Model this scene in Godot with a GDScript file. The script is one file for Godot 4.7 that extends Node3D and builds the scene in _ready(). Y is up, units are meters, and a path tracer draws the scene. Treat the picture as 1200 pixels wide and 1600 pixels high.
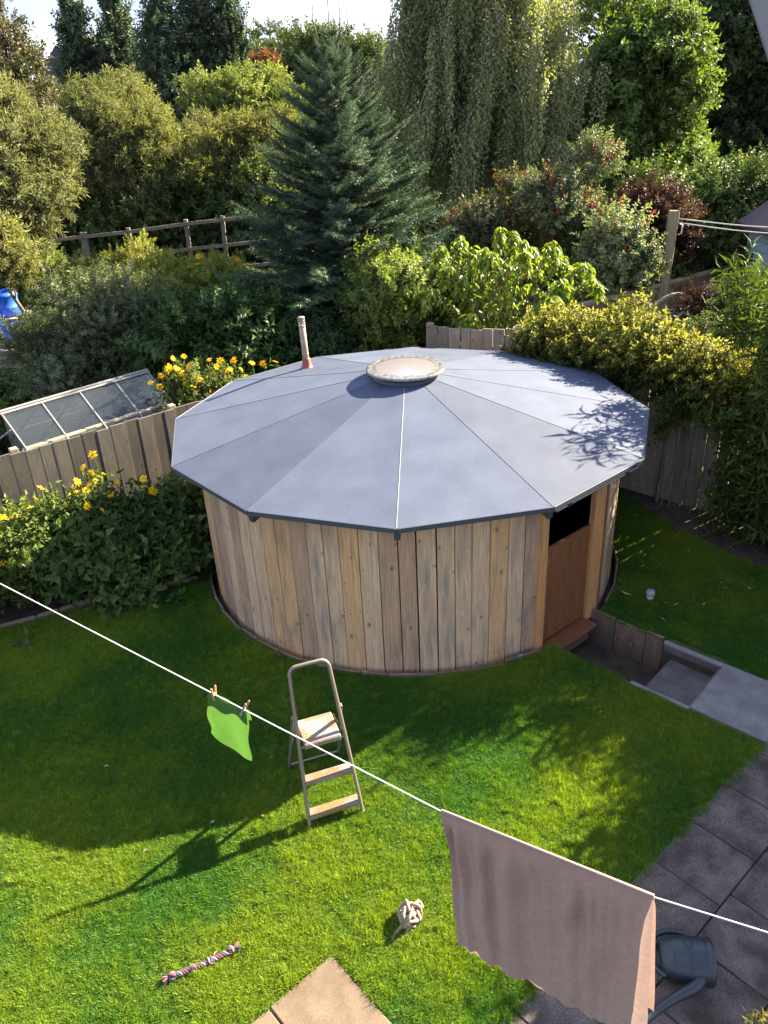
extends Node3D
# A back garden seen from an upstairs window: a round timber hut, a lawn, a step ladder and a washing line, trees beyond the fences.

const HUT := Vector3(0.282, 0.0, -7.471)     # middle of the hut
const SUN := Vector3(1.47, 1.0, -0.95)        # towards the sun
const EAVE := 1.567
const ROOF_R := 2.375
const WALL_R := 2.09
const PHASE := -0.0827
const PIT := Vector3(1.466, 0.0, -5.576)     # near corner of the entry pit
const PIT_A := Vector3(0.718, 0.0, 0.696)    # out from the door
const PIT_B := Vector3(0.696, 0.0, -0.718)   # across the pit
const LINE_D := Vector3(0.866, 0.0, 0.5)     # run of the washing line

var rng := RandomNumberGenerator.new()
var mats := {}
var taken := {}
var lawn_poly := PackedVector2Array()
var hole_poly := PackedVector2Array()
var cam_xf := Transform3D()

# ------------------------------------------------------------------ helpers: nodes
func tag(o: Node, label: String, category := "", group := "", kind := "") -> Node:
	if label: o.set_meta("label", label)
	if category: o.set_meta("category", category)
	if group: o.set_meta("group", group)
	if kind: o.set_meta("kind", kind)
	return o

func numbered(called: String) -> String:
	var n: int = taken.get(called, 0)
	taken[called] = n + 1
	return called if n == 0 else "%s_%03d" % [called, n]

func thing(called: String, label: String, category: String, at := Vector3.ZERO, turn := 0.0, group := "") -> Node3D:
	var o := Node3D.new()
	o.name = numbered(called)
	o.position = at
	o.rotation.y = turn
	add_child(o, true)
	tag(o, label, category, group)
	return o

func part(called: String, mesh: Mesh, m: Material, parent: Node = null, at := Transform3D()) -> MeshInstance3D:
	var o := MeshInstance3D.new()
	o.mesh = mesh
	o.material_override = m
	o.transform = at
	if parent == null:
		o.name = numbered(called)
		add_child(o, true)
	else:
		o.name = called
		parent.add_child(o, true)
	return o

func structure(called: String) -> Node3D:
	var o := Node3D.new()
	o.name = numbered(called)
	add_child(o, true)
	tag(o, "", "", "", "structure")
	return o

# ------------------------------------------------------------------ helpers: shapes
func begin() -> SurfaceTool:
	var st := SurfaceTool.new()
	st.begin(Mesh.PRIMITIVE_TRIANGLES)
	return st

func done(st: SurfaceTool) -> ArrayMesh:
	st.generate_normals()
	return st.commit()

func flat(st: SurfaceTool) -> void:
	st.set_smooth_group(0xFFFFFFFF)

func smooth(st: SurfaceTool) -> void:
	st.set_smooth_group(0)

func tri(st: SurfaceTool, a: Vector3, b: Vector3, c: Vector3, ua := Vector2.ZERO, ub := Vector2.ZERO, uc := Vector2.ZERO) -> void:
	# corners run counter-clockwise seen from the front
	st.set_uv(ua); st.add_vertex(a)
	st.set_uv(uc); st.add_vertex(c)
	st.set_uv(ub); st.add_vertex(b)

func quad(st: SurfaceTool, a: Vector3, b: Vector3, c: Vector3, d: Vector3, ua := Vector2.ZERO, ub := Vector2.ZERO, uc := Vector2.ZERO, ud := Vector2.ZERO) -> void:
	tri(st, a, b, c, ua, ub, uc)
	tri(st, a, c, d, ua, uc, ud)

# a chamfered box in the frame xf; the texture's v runs along y, u round the sides; uvs in metres from (u0, v0)
func box(st: SurfaceTool, xf: Transform3D, size: Vector3, bevel := 0.003, u0 := 0.0, v0 := 0.0) -> void:
	flat(st)
	var h := size * 0.5
	bevel = minf(bevel, minf(h.x, minf(h.y, h.z)) * 0.9)
	var P := func(sx: int, sy: int, sz: int, ax: int) -> Vector3:
		var v := Vector3(sx * (h.x - bevel), sy * (h.y - bevel), sz * (h.z - bevel))
		v[ax] = [sx * h.x, sy * h.y, sz * h.z][ax]
		return xf * v
	var U := func(v: Vector3, ax: int) -> Vector2:
		var l := xf.affine_inverse() * v
		if ax == 0: return Vector2(l.z + u0 + 0.37, l.y + v0)
		if ax == 1: return Vector2(l.x + u0, l.z + v0 + 0.21)
		return Vector2(l.x + u0, l.y + v0)
	for ax in 3:
		var b := (ax + 1) % 3
		var c := (ax + 2) % 3
		for s in [-1, 1]:
			var q: Array[Vector3] = []
			for k in [[-1, -1], [1, -1], [1, 1], [-1, 1]]:
				var g := [0, 0, 0]
				g[ax] = s
				g[b] = k[0] * s
				g[c] = k[1]
				q.append(P.call(g[0], g[1], g[2], ax))
			quad(st, q[0], q[1], q[2], q[3], U.call(q[0], ax), U.call(q[1], ax), U.call(q[2], ax), U.call(q[3], ax))
	if bevel <= 0.0: return
	for ax in 3:      # the twelve chamfered edges run along ax
		var b := (ax + 1) % 3
		var c := (ax + 2) % 3
		for sb in [-1, 1]:
			for sc in [-1, 1]:
				var g1 := [0, 0, 0]
				var g2 := [0, 0, 0]
				g1[ax] = -1; g2[ax] = 1
				for g in [g1, g2]:
					g[b] = sb; g[c] = sc
				var q: Array[Vector3] = [P.call(g1[0], g1[1], g1[2], b), P.call(g2[0], g2[1], g2[2], b), P.call(g2[0], g2[1], g2[2], c), P.call(g1[0], g1[1], g1[2], c)]
				if sb * sc > 0: q.reverse()
				quad(st, q[0], q[1], q[2], q[3], U.call(q[0], c), U.call(q[1], c), U.call(q[2], c), U.call(q[3], c))
	for sx in [-1, 1]:
		for sy in [-1, 1]:
			for sz in [-1, 1]:
				var q: Array[Vector3] = [P.call(sx, sy, sz, 0), P.call(sx, sy, sz, 1), P.call(sx, sy, sz, 2)]
				if sx * sy * sz < 0: q.reverse()
				tri(st, q[0], q[1], q[2], U.call(q[0], 2), U.call(q[1], 2), U.call(q[2], 2))

func boxm(size: Vector3, bevel := 0.003, u0 := 0.0, v0 := 0.0) -> ArrayMesh:
	var st := begin()
	box(st, Transform3D(), size, bevel, u0, v0)
	return done(st)

func boxx(size: Vector3, bevel := 0.003, u0 := 0.08, v0 := 1.0) -> ArrayMesh:
	# the same with the grain along x
	var st := begin()
	box(st, Transform3D(Basis(Vector3.BACK, PI * 0.5), Vector3.ZERO), Vector3(size.y, size.x, size.z), bevel, u0, v0)
	return done(st)

func side_of(d: Vector3) -> Vector3:
	return d.cross(Vector3.UP if absf(d.y) < 0.95 else Vector3.RIGHT).normalized()

func tube(st: SurfaceTool, pts: PackedVector3Array, radii: PackedFloat32Array, sides := 8, caps := true) -> void:
	smooth(st)
	var n := pts.size()
	var rings: Array[PackedVector3Array] = []
	var ref := side_of((pts[1] - pts[0]).normalized())
	var run := 0.0
	var runs := PackedFloat32Array()
	for i in n:
		var d := (pts[mini(i + 1, n - 1)] - pts[maxi(i - 1, 0)]).normalized()
		ref = (ref - d * ref.dot(d)).normalized()
		var o := d.cross(ref)
		var ring := PackedVector3Array()
		var r: float = radii[mini(i, radii.size() - 1)]
		for k in sides:
			var a := TAU * k / sides
			ring.append(pts[i] + (ref * cos(a) + o * sin(a)) * r)
		rings.append(ring)
		if i > 0: run += pts[i].distance_to(pts[i - 1])
		runs.append(run)
	for i in n - 1:
		for k in sides:
			var l := (k + 1) % sides
			quad(st, rings[i][k], rings[i][l], rings[i + 1][l], rings[i + 1][k], Vector2(float(k) / sides, runs[i]), Vector2(float(k + 1) / sides, runs[i]), Vector2(float(k + 1) / sides, runs[i + 1]), Vector2(float(k) / sides, runs[i + 1]))
	if caps:
		flat(st)
		for k in range(1, sides - 1):
			tri(st, rings[0][0], rings[0][k + 1], rings[0][k])
			tri(st, rings[n - 1][0], rings[n - 1][k], rings[n - 1][k + 1])

func bar(st: SurfaceTool, a: Vector3, b: Vector3, r: float, r2 := -1.0, sides := 8) -> void:
	tube(st, PackedVector3Array([a, b]), PackedFloat32Array([r, r if r2 < 0.0 else r2]), sides)

# profile: (radius, height) from the bottom up, turned about y
func lathe(st: SurfaceTool, xf: Transform3D, profile: PackedVector2Array, sides := 24, hard := false, squash := 1.0) -> void:
	if hard: flat(st)
	else: smooth(st)
	for i in profile.size() - 1:
		var p := profile[i]
		var q := profile[i + 1]
		for k in sides:
			var a := TAU * k / sides
			var b := TAU * (k + 1) / sides
			var pa := xf * Vector3(p.x * cos(a), p.y, -p.x * sin(a) * squash)
			var pb := xf * Vector3(p.x * cos(b), p.y, -p.x * sin(b) * squash)
			var qa := xf * Vector3(q.x * cos(a), q.y, -q.x * sin(a) * squash)
			var qb := xf * Vector3(q.x * cos(b), q.y, -q.x * sin(b) * squash)
			var u := float(k) / sides
			if p.x > 1e-5: tri(st, pa, pb, qb if q.x > 1e-5 else qa, Vector2(u, p.y), Vector2(u + 1.0 / sides, p.y), Vector2(u, q.y))
			if q.x > 1e-5: tri(st, pa, qb, qa, Vector2(u, p.y), Vector2(u, q.y), Vector2(u, q.y))

func between(a: Vector3, b: Vector3, out := Vector3.UP) -> Transform3D:
	# a frame in the middle of a-b: x along a-b, y near out
	var x := (b - a).normalized()
	var z := x.cross(out).normalized()
	return Transform3D(Basis(x, z.cross(x), z), (a + b) * 0.5)

func curve(pts: Array, steps := 6) -> PackedVector3Array:
	var out := PackedVector3Array()
	for i in pts.size() - 1:
		var a: Vector3 = pts[maxi(i - 1, 0)]
		var b: Vector3 = pts[i]
		var c: Vector3 = pts[i + 1]
		var d: Vector3 = pts[mini(i + 2, pts.size() - 1)]
		for k in steps:
			out.append(b.cubic_interpolate(c, a, d, float(k) / steps))
	out.append(pts[-1])
	return out

func r01() -> float: return rng.randf()
func rr(a: float, b: float) -> float: return rng.randf_range(a, b)
func rdir() -> Vector3:
	var z := rr(-1, 1)
	var a := rr(0, TAU)
	var s := sqrt(1.0 - z * z)
	return Vector3(s * cos(a), z, s * sin(a))
func polar(a: float, r: float, y: float) -> Vector3:
	return HUT + Vector3(sin(a) * r, y, cos(a) * r)

# ------------------------------------------------------------------ helpers: materials
func noise(s: int, freq: float, oct := 3) -> FastNoiseLite:
	var n := FastNoiseLite.new()
	n.seed = s
	n.noise_type = FastNoiseLite.TYPE_SIMPLEX_SMOOTH
	n.frequency = freq
	n.fractal_octaves = oct
	return n

func plain(c: Color, rough := 0.7, metal := 0.0) -> StandardMaterial3D:   # c: real-world (linear) colour
	var m := StandardMaterial3D.new()
	m.albedo_color = c.linear_to_srgb()
	m.roughness = rough
	m.metallic = metal
	return m

func leafy(back := Color(0.9, 1.0, 0.35), amount := 0.55, rough := 0.5, spec := 0.35) -> StandardMaterial3D:
	var m := StandardMaterial3D.new()
	m.vertex_color_use_as_albedo = true
	m.roughness = rough
	m.metallic_specular = spec
	m.backlight_enabled = true
	m.backlight = Color(back.r * amount, back.g * amount, back.b * amount).linear_to_srgb()
	m.cull_mode = BaseMaterial3D.CULL_DISABLED
	return m

# a plank's face: 0.16 m across by 2 m along; early and late wood as linear colours, grey the share of weathering
func wood_texture(s: int, pale: Color, dark: Color, grey: float, knots: int, grey_tone := Color(0.2, 0.185, 0.17), W := 96, H := 640) -> ImageTexture:
	var im := Image.create_empty(W, H, false, Image.FORMAT_RGB8)
	var n1 := noise(s, 1.0, 3)
	var n2 := noise(s + 7, 1.0, 2)
	var r := RandomNumberGenerator.new()
	r.seed = s * 31 + 5
	var ks := []
	for i in knots: ks.append([r.randf_range(0.08, 0.92) * 0.16, r.randf_range(0.05, 1.95), 0.0045 + 0.0125 * pow(r.randf(), 1.8)])
	var swing := r.randf_range(0.5, 1.2)
	for y in H:
		var v := 2.0 * y / H
		for x in W:
			var u := 0.16 * x / W
			var knot := 0.0
			var bend := 0.0
			for k in ks:
				var dx: float = u - k[0]
				var dy: float = (v - k[1]) * 0.62
				var d2: float = (dx * dx + dy * dy) / (k[2] * k[2])
				if d2 < 12.0:
					bend += 0.012 * signf(dx) * exp(-d2 * 0.35)
					knot = maxf(knot, clampf(1.25 - sqrt(d2), 0.0, 1.0))
					if d2 > 1.0: knot = maxf(knot, 0.25 * exp(-(d2 - 1.0) * 0.8))
			var ring := sin(((u + bend) * 260.0 * swing) + n2.get_noise_2d(u * 12.0, v * 0.7) * 9.0)
			var fine := n1.get_noise_2d((u + bend) * 900.0, v * 9.0)
			var t := clampf(0.42 + 0.24 * ring + 0.42 * fine, 0.0, 1.0)
			var c := pale.lerp(dark, t)
			var blot := n2.get_noise_2d(u * 9.0 + 40.0, v * 1.6 + 9.0) + 0.5 * n1.get_noise_2d(u * 40.0, v * 3.0)
			c = c.lerp(grey_tone * (0.75 + 0.5 * fine + 0.12 * ring), clampf(grey + blot * 0.7, 0.0, 0.92))
			var streak := smoothstep(0.35, 0.7, n2.get_noise_2d(u * 26.0 + 70.0, v * 0.9)) * 0.32
			c = c.lerp(Color(0.07, 0.05, 0.04), streak)
			var pale_spot := smoothstep(0.45, 0.75, n2.get_noise_2d(u * 14.0 - 30.0, v * 5.0 + 33.0)) * 0.4
			c = c.lerp(Color(0.46, 0.40, 0.34), pale_spot)
			c = c.lerp(Color(0.045, 0.024, 0.014), knot * 0.85)
			im.set_pixel(x, y, c.linear_to_srgb())
	return ImageTexture.create_from_image(im)

func wood_material(t: ImageTexture, tint := Color.WHITE, rough := 0.75, along := 2.0) -> StandardMaterial3D:
	var m := StandardMaterial3D.new()
	m.albedo_texture = t
	m.albedo_color = tint
	m.uv1_scale = Vector3(1.0 / 0.16, 1.0 / along, 1.0)
	m.roughness = rough
	m.heightmap_enabled = true
	m.heightmap_texture = t
	m.heightmap_scale = 0.12
	return m

# a speckled mineral face (concrete, stone, soil): base tone, spread, grit
func mineral_texture(s: int, base: Color, other: Color, grit: float, side := 384, coarse := 3.0, sharp := 0.75) -> ImageTexture:
	var im := Image.create_empty(side, side, false, Image.FORMAT_RGB8)
	var broad := noise(s, coarse / side, 4).get_seamless_image(side, side)
	var n2 := noise(s + 3, 1.0, 2)
	var r := RandomNumberGenerator.new()
	r.seed = s
	for y in side:
		for x in side:
			var big := (broad.get_pixel(x, y).r - 0.5) * 1.3
			var small := n2.get_noise_2d(x * 0.31, y * 0.31)
			var t := clampf(0.5 + big * sharp + small * 0.25, 0.0, 1.0)
			var c := base.lerp(other, t)
			var g := r.randf()
			var k := 1.0 + grit * (r.randf() - 0.5)
			if g > 0.985: k *= 1.0 + grit * 1.6
			elif g < 0.02: k *= 1.0 - grit * 0.6
			c = Color(c.r * k, c.g * k, c.b * k)
			im.set_pixel(x, y, c.clamp().linear_to_srgb())
	return ImageTexture.create_from_image(im)

func mineral(t: ImageTexture, tile: float, rough := 0.85, bump := 0.3, world := true) -> StandardMaterial3D:
	var m := StandardMaterial3D.new()
	m.albedo_texture = t
	m.roughness = rough
	m.uv1_triplanar = true
	m.uv1_world_triplanar = world
	m.uv1_scale = Vector3.ONE / tile
	if bump > 0.0:
		m.heightmap_enabled = true
		m.heightmap_texture = t
		m.heightmap_scale = bump
	return m

# ------------------------------------------------------------------ helpers: foliage
func leaf(st: SurfaceTool, at: Vector3, d: Vector3, up: Vector3, l: float, w: float, tone: Color, fold := 0.25, droop := 0.15) -> void:
	# one leaf: two halves folded along the midrib, the tip bent down
	var side := d.cross(up).normalized()
	var nrm := side.cross(d).normalized()
	var mid := at + d * l * 0.45 + nrm * l * 0.04
	var tip := at + d * l - nrm * l * droop
	var e := nrm * w * fold
	st.set_color(tone)
	tri(st, at, mid + side * w * 0.5 + e, mid); tri(st, mid, mid + side * w * 0.5 + e, tip)
	tri(st, at, mid, mid - side * w * 0.5 + e); tri(st, mid, tip, mid - side * w * 0.5 + e)

func diamond(st: SurfaceTool, at: Vector3, d: Vector3, up: Vector3, l: float, w: float, tone: Color, droop := 0.1) -> void:
	var side := d.cross(up).normalized() * w * 0.5
	var nrm := side.cross(d).normalized()
	var mid := at + d * l * 0.45 + nrm * w * 0.2
	st.set_color(tone)
	var tip := at + d * l - nrm * l * droop
	tri(st, at, mid + side, tip); tri(st, at, tip, mid - side)

# a twig of unit length along +y with n leaves; l and w their size, spread how far they lean out
func sprig(s: int, n: int, l: float, w: float, spread := 0.9, fine := false, variegated := Color(0, 0, 0, 0), tones := 0.35) -> ArrayMesh:
	var keep := rng.state
	rng.seed = s
	var st := begin()
	flat(st)
	st.set_color(Color(0.5, 0.45, 0.35))
	var bend := Vector3(rr(-0.12, 0.12), 0, rr(-0.12, 0.12))
	for i in 3:
		var a := TAU * i / 3.0
		var b := TAU * (i + 1) / 3.0
		tri(st, Vector3(cos(a), 0, sin(a)) * 0.012, Vector3(cos(b), 0, sin(b)) * 0.012, Vector3.UP * 0.95 + bend)
	for i in n:
		var t := (i + 0.6) / n
		var a := i * 2.4 + rr(-0.4, 0.4)
		var out := Vector3(cos(a), 0, sin(a))
		var d := (out * spread + Vector3.UP * rr(0.15, 0.75) + Vector3(rr(-0.2, 0.2), rr(-0.3, 0.2), rr(-0.2, 0.2))).normalized()
		if i == n - 1: d = (Vector3.UP + out * 0.3).normalized()
		var at := Vector3.UP * t * 0.95 + bend * t * t
		var k := rr(1.0 - tones, 1.0 + tones)
		var c := Color(k, k, k)
		var size := rr(0.75, 1.2)
		if variegated.a > 0.0 and r01() < variegated.a: c = Color(variegated.r * k, variegated.g * k, variegated.b * k)
		if fine: diamond(st, at, d, (Vector3.UP + rdir() * 0.5).normalized(), l * size, w * size, c)
		else: leaf(st, at, d, (Vector3.UP + rdir() * 0.4).normalized(), l * size, w * size, c)
	rng.state = keep
	return done(st)

func copies(called: String, mesh: Mesh, m: Material, xfs: Array[Transform3D], cols: PackedColorArray, parent: Node = null) -> MultiMeshInstance3D:
	var mm := MultiMesh.new()
	mm.transform_format = MultiMesh.TRANSFORM_3D
	mm.use_colors = true
	mm.mesh = mesh
	mm.instance_count = xfs.size()
	for i in xfs.size():
		mm.set_instance_transform(i, xfs[i])
		mm.set_instance_color(i, cols[i])
	var o := MultiMeshInstance3D.new()
	o.multimesh = mm
	o.material_override = m
	if parent == null:
		o.name = numbered(called)
		add_child(o, true)
	else:
		o.name = called
		parent.add_child(o, true)
	o.set_meta("kind", "stuff")
	return o

func aimed(axis: Vector3, at: Vector3, s: float, sy := -1.0) -> Transform3D:
	# y along axis, turned at random about it
	var x := side_of(axis)
	x = x.rotated(axis, rr(0, TAU))
	var z := x.cross(axis)
	return Transform3D(Basis(x * s, axis * (s if sy < 0.0 else sy), z * s), at)

# clumps: [centre, radii(Vector3)] ...; sprigs spread through their outer parts
func spread_sprigs(clumps: Array, count: int, s0: float, s1: float, a: Color, b: Color, up := 0.35, xfs: Array[Transform3D] = [], cols := PackedColorArray(), shell := 0.4, tip := Color(0, 0, 0, 0)) -> Array:
	var sum := 0.0
	var acc := PackedFloat32Array()
	var tones := PackedFloat32Array()
	for c in clumps:
		sum += pow(c[1].x * c[1].y * c[1].z, 0.667)
		acc.append(sum)
		tones.append(r01())
	for i in count:
		var k := mini(acc.bsearch(r01() * sum), clumps.size() - 1)
		var c: Array = clumps[k]
		var d := rdir()
		if r01() < 0.35: d.y = absf(d.y)
		var rad := pow(r01(), shell) * rr(0.85, 1.12)
		var at: Vector3 = c[0] + d * c[1] * rad
		if at.y < 0.02: at.y = rr(0.02, 0.2)
		var axis := (d + Vector3.UP * up + rdir() * 0.55).normalized()
		xfs.append(aimed(axis, at, lerpf(s0 * 0.65, s1 * 1.25, pow(r01(), 1.35))))
		var t := clampf(0.55 * tones[k] + 0.45 * r01(), 0.0, 1.0)
		var col := a.lerp(b, t)
		if tip.a > 0.0 and r01() < tip.a * clampf(0.4 + d.y, 0.0, 1.0): col = tip
		cols.append(col)
	return [xfs, cols]

func blob(center: Vector3, radii: Vector3, n: int, size: float, low := -0.6) -> Array:
	# n clumps spread through an ellipsoid, mostly near its surface
	var out := []
	for i in n:
		var y := 1.0 - (i + 0.5) / n * (1.0 - low)
		var a := i * 2.39996 + rr(-0.4, 0.4)
		var s := sqrt(maxf(0.0, 1.0 - y * y))
		var d := (Vector3(s * cos(a), y, s * sin(a)) + rdir() * 0.28) * rr(0.45, 1.05)
		var k := size * rr(0.55, 1.45)
		out.append([center + d * radii, Vector3(k, k * rr(0.7, 0.95), k)])
	return out

func limbs(st: SurfaceTool, base: Vector3, top: Vector3, r: float, clumps: Array, every := 1) -> void:
	var lean := Vector3(rr(-0.1, 0.1), 0, rr(-0.1, 0.1)) * base.distance_to(top)
	var trunk := curve([base, base.lerp(top, 0.35) + lean, base.lerp(top, 0.7) - lean * 0.3, top], 4)
	var radii := PackedFloat32Array()
	for i in trunk.size(): radii.append(r * (1.15 - 0.95 * i / trunk.size()))
	tube(st, trunk, radii, 7)
	for i in range(0, clumps.size(), every):
		var to: Vector3 = clumps[i][0]
		var k := clampi(int(trunk.size() * clampf((to.y - base.y) / maxf(0.1, top.y - base.y) * 0.7, 0.15, 0.85)), 1, trunk.size() - 2)
		var from := trunk[k]
		var mid := from.lerp(to, 0.5) + Vector3(rr(-0.1, 0.1), 0.12, rr(-0.1, 0.1)) * from.distance_to(to)
		tube(st, curve([from, mid, to], 3), PackedFloat32Array([radii[k] * 0.55, radii[k] * 0.48, radii[k] * 0.42, radii[k] * 0.34, radii[k] * 0.28, radii[k] * 0.2, radii[k] * 0.12]), 5, false)

# a tree or bush with a woody frame and a leafy crown
func tree(called: String, label: String, category: String, base: Vector3, clumps: Array, count: int, mesh: Mesh, m: Material, s0: float, s1: float, a: Color, b: Color, trunk_r := 0.1, group := "", up := 0.35, bark: Material = null, tip := Color(0, 0, 0, 0), shell := 0.4) -> Node3D:
	var o := thing(called, label, category, base, 0.0, group)
	var top := Vector3.ZERO
	var local := []
	for c in clumps:
		local.append([c[0] - base, c[1]])
		top += c[0] - base
	top = top / clumps.size()
	top.x *= 0.8
	top.z *= 0.8
	var st := begin()
	limbs(st, Vector3(0, -0.05, 0), top * 1.1, trunk_r, local)
	part("trunk", done(st), bark if bark else mats.bark, o)
	var got := spread_sprigs(local, count, s0, s1, a, b, up, [], PackedColorArray(), shell, tip)
	copies("crown", mesh, m, got[0], got[1], o)
	return o

# ------------------------------------------------------------------ the scene
func _ready() -> void:
	rng.seed = 20240917
	camera_and_light()
	materials()
	outlines()
	ground()
	hut()
	entry_pit()
	fences()
	patio()
	far_trees()
	near_plants()
	flower_bed()
	greenhouse()
	neighbour_things()
	lawn_things()
	washing_line()
	grass()

func camera_and_light() -> void:
	var cam := Camera3D.new()
	cam.name = "camera"
	cam.fov = 66.0
	cam.near = 0.05
	cam.far = 400.0
	cam.transform = Transform3D(Basis(Vector3.RIGHT, -0.4842) * Basis(Vector3.BACK, -0.0512), Vector3(0, 4.396, 0))
	cam_xf = cam.transform
	add_child(cam)
	var sun := DirectionalLight3D.new()
	sun.name = "sun"
	sun.light_energy = 1.6
	sun.light_color = Color(1.0, 0.93, 0.80)
	sun.light_angular_distance = 0.5
	sun.shadow_enabled = true
	sun.look_at_from_position(Vector3.ZERO, -SUN, Vector3.UP)
	add_child(sun)
	var sky_m := ProceduralSkyMaterial.new()
	sky_m.sky_top_color = Color(0.49, 0.58, 0.77)
	sky_m.sky_horizon_color = Color(0.80, 0.85, 0.93)
	sky_m.sky_curve = 0.16
	sky_m.ground_bottom_color = Color(0.22, 0.25, 0.18)
	sky_m.ground_horizon_color = Color(0.62, 0.66, 0.66)
	sky_m.sky_cover = clouds()
	sky_m.sky_cover_modulate = Color(1.0, 1.0, 1.0, 1.0)
	var sky := Sky.new()
	sky.sky_material = sky_m
	var e := Environment.new()
	e.background_mode = Environment.BG_SKY
	e.sky = sky
	e.background_energy_multiplier = 0.22
	e.tonemap_mode = Environment.TONE_MAPPER_LINEAR
	e.tonemap_exposure = 9.0
	e.sdfgi_enabled = true
	e.ssao_enabled = true
	e.ssil_enabled = true
	var w := WorldEnvironment.new()
	w.name = "environment"
	w.environment = e
	add_child(w)

func clouds() -> ImageTexture:
	var W := 768
	var H := 384
	var im := Image.create_empty(W, H, false, Image.FORMAT_RGBA8)
	var n := noise(11, 1.0, 5)
	for y in H:
		var el := PI * (0.5 - (y + 0.5) / H)
		for x in W:
			var a := TAU * x / W
			var d := Vector3(cos(el) * cos(a), sin(el), cos(el) * sin(a))
			var c := 0.0
			if d.y > 0.0:
				var k := 1.0 / (d.y + 0.22)
				var v := n.get_noise_3d(d.x * k * 1.3, 0.4 + d.y, d.z * k * 1.3)
				c = smoothstep(-0.22, 0.25, v + 0.1) * 0.9
			im.set_pixel(x, y, Color(0.93 * c, 0.94 * c, 0.97 * c, c))
	return ImageTexture.create_from_image(im)

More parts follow.
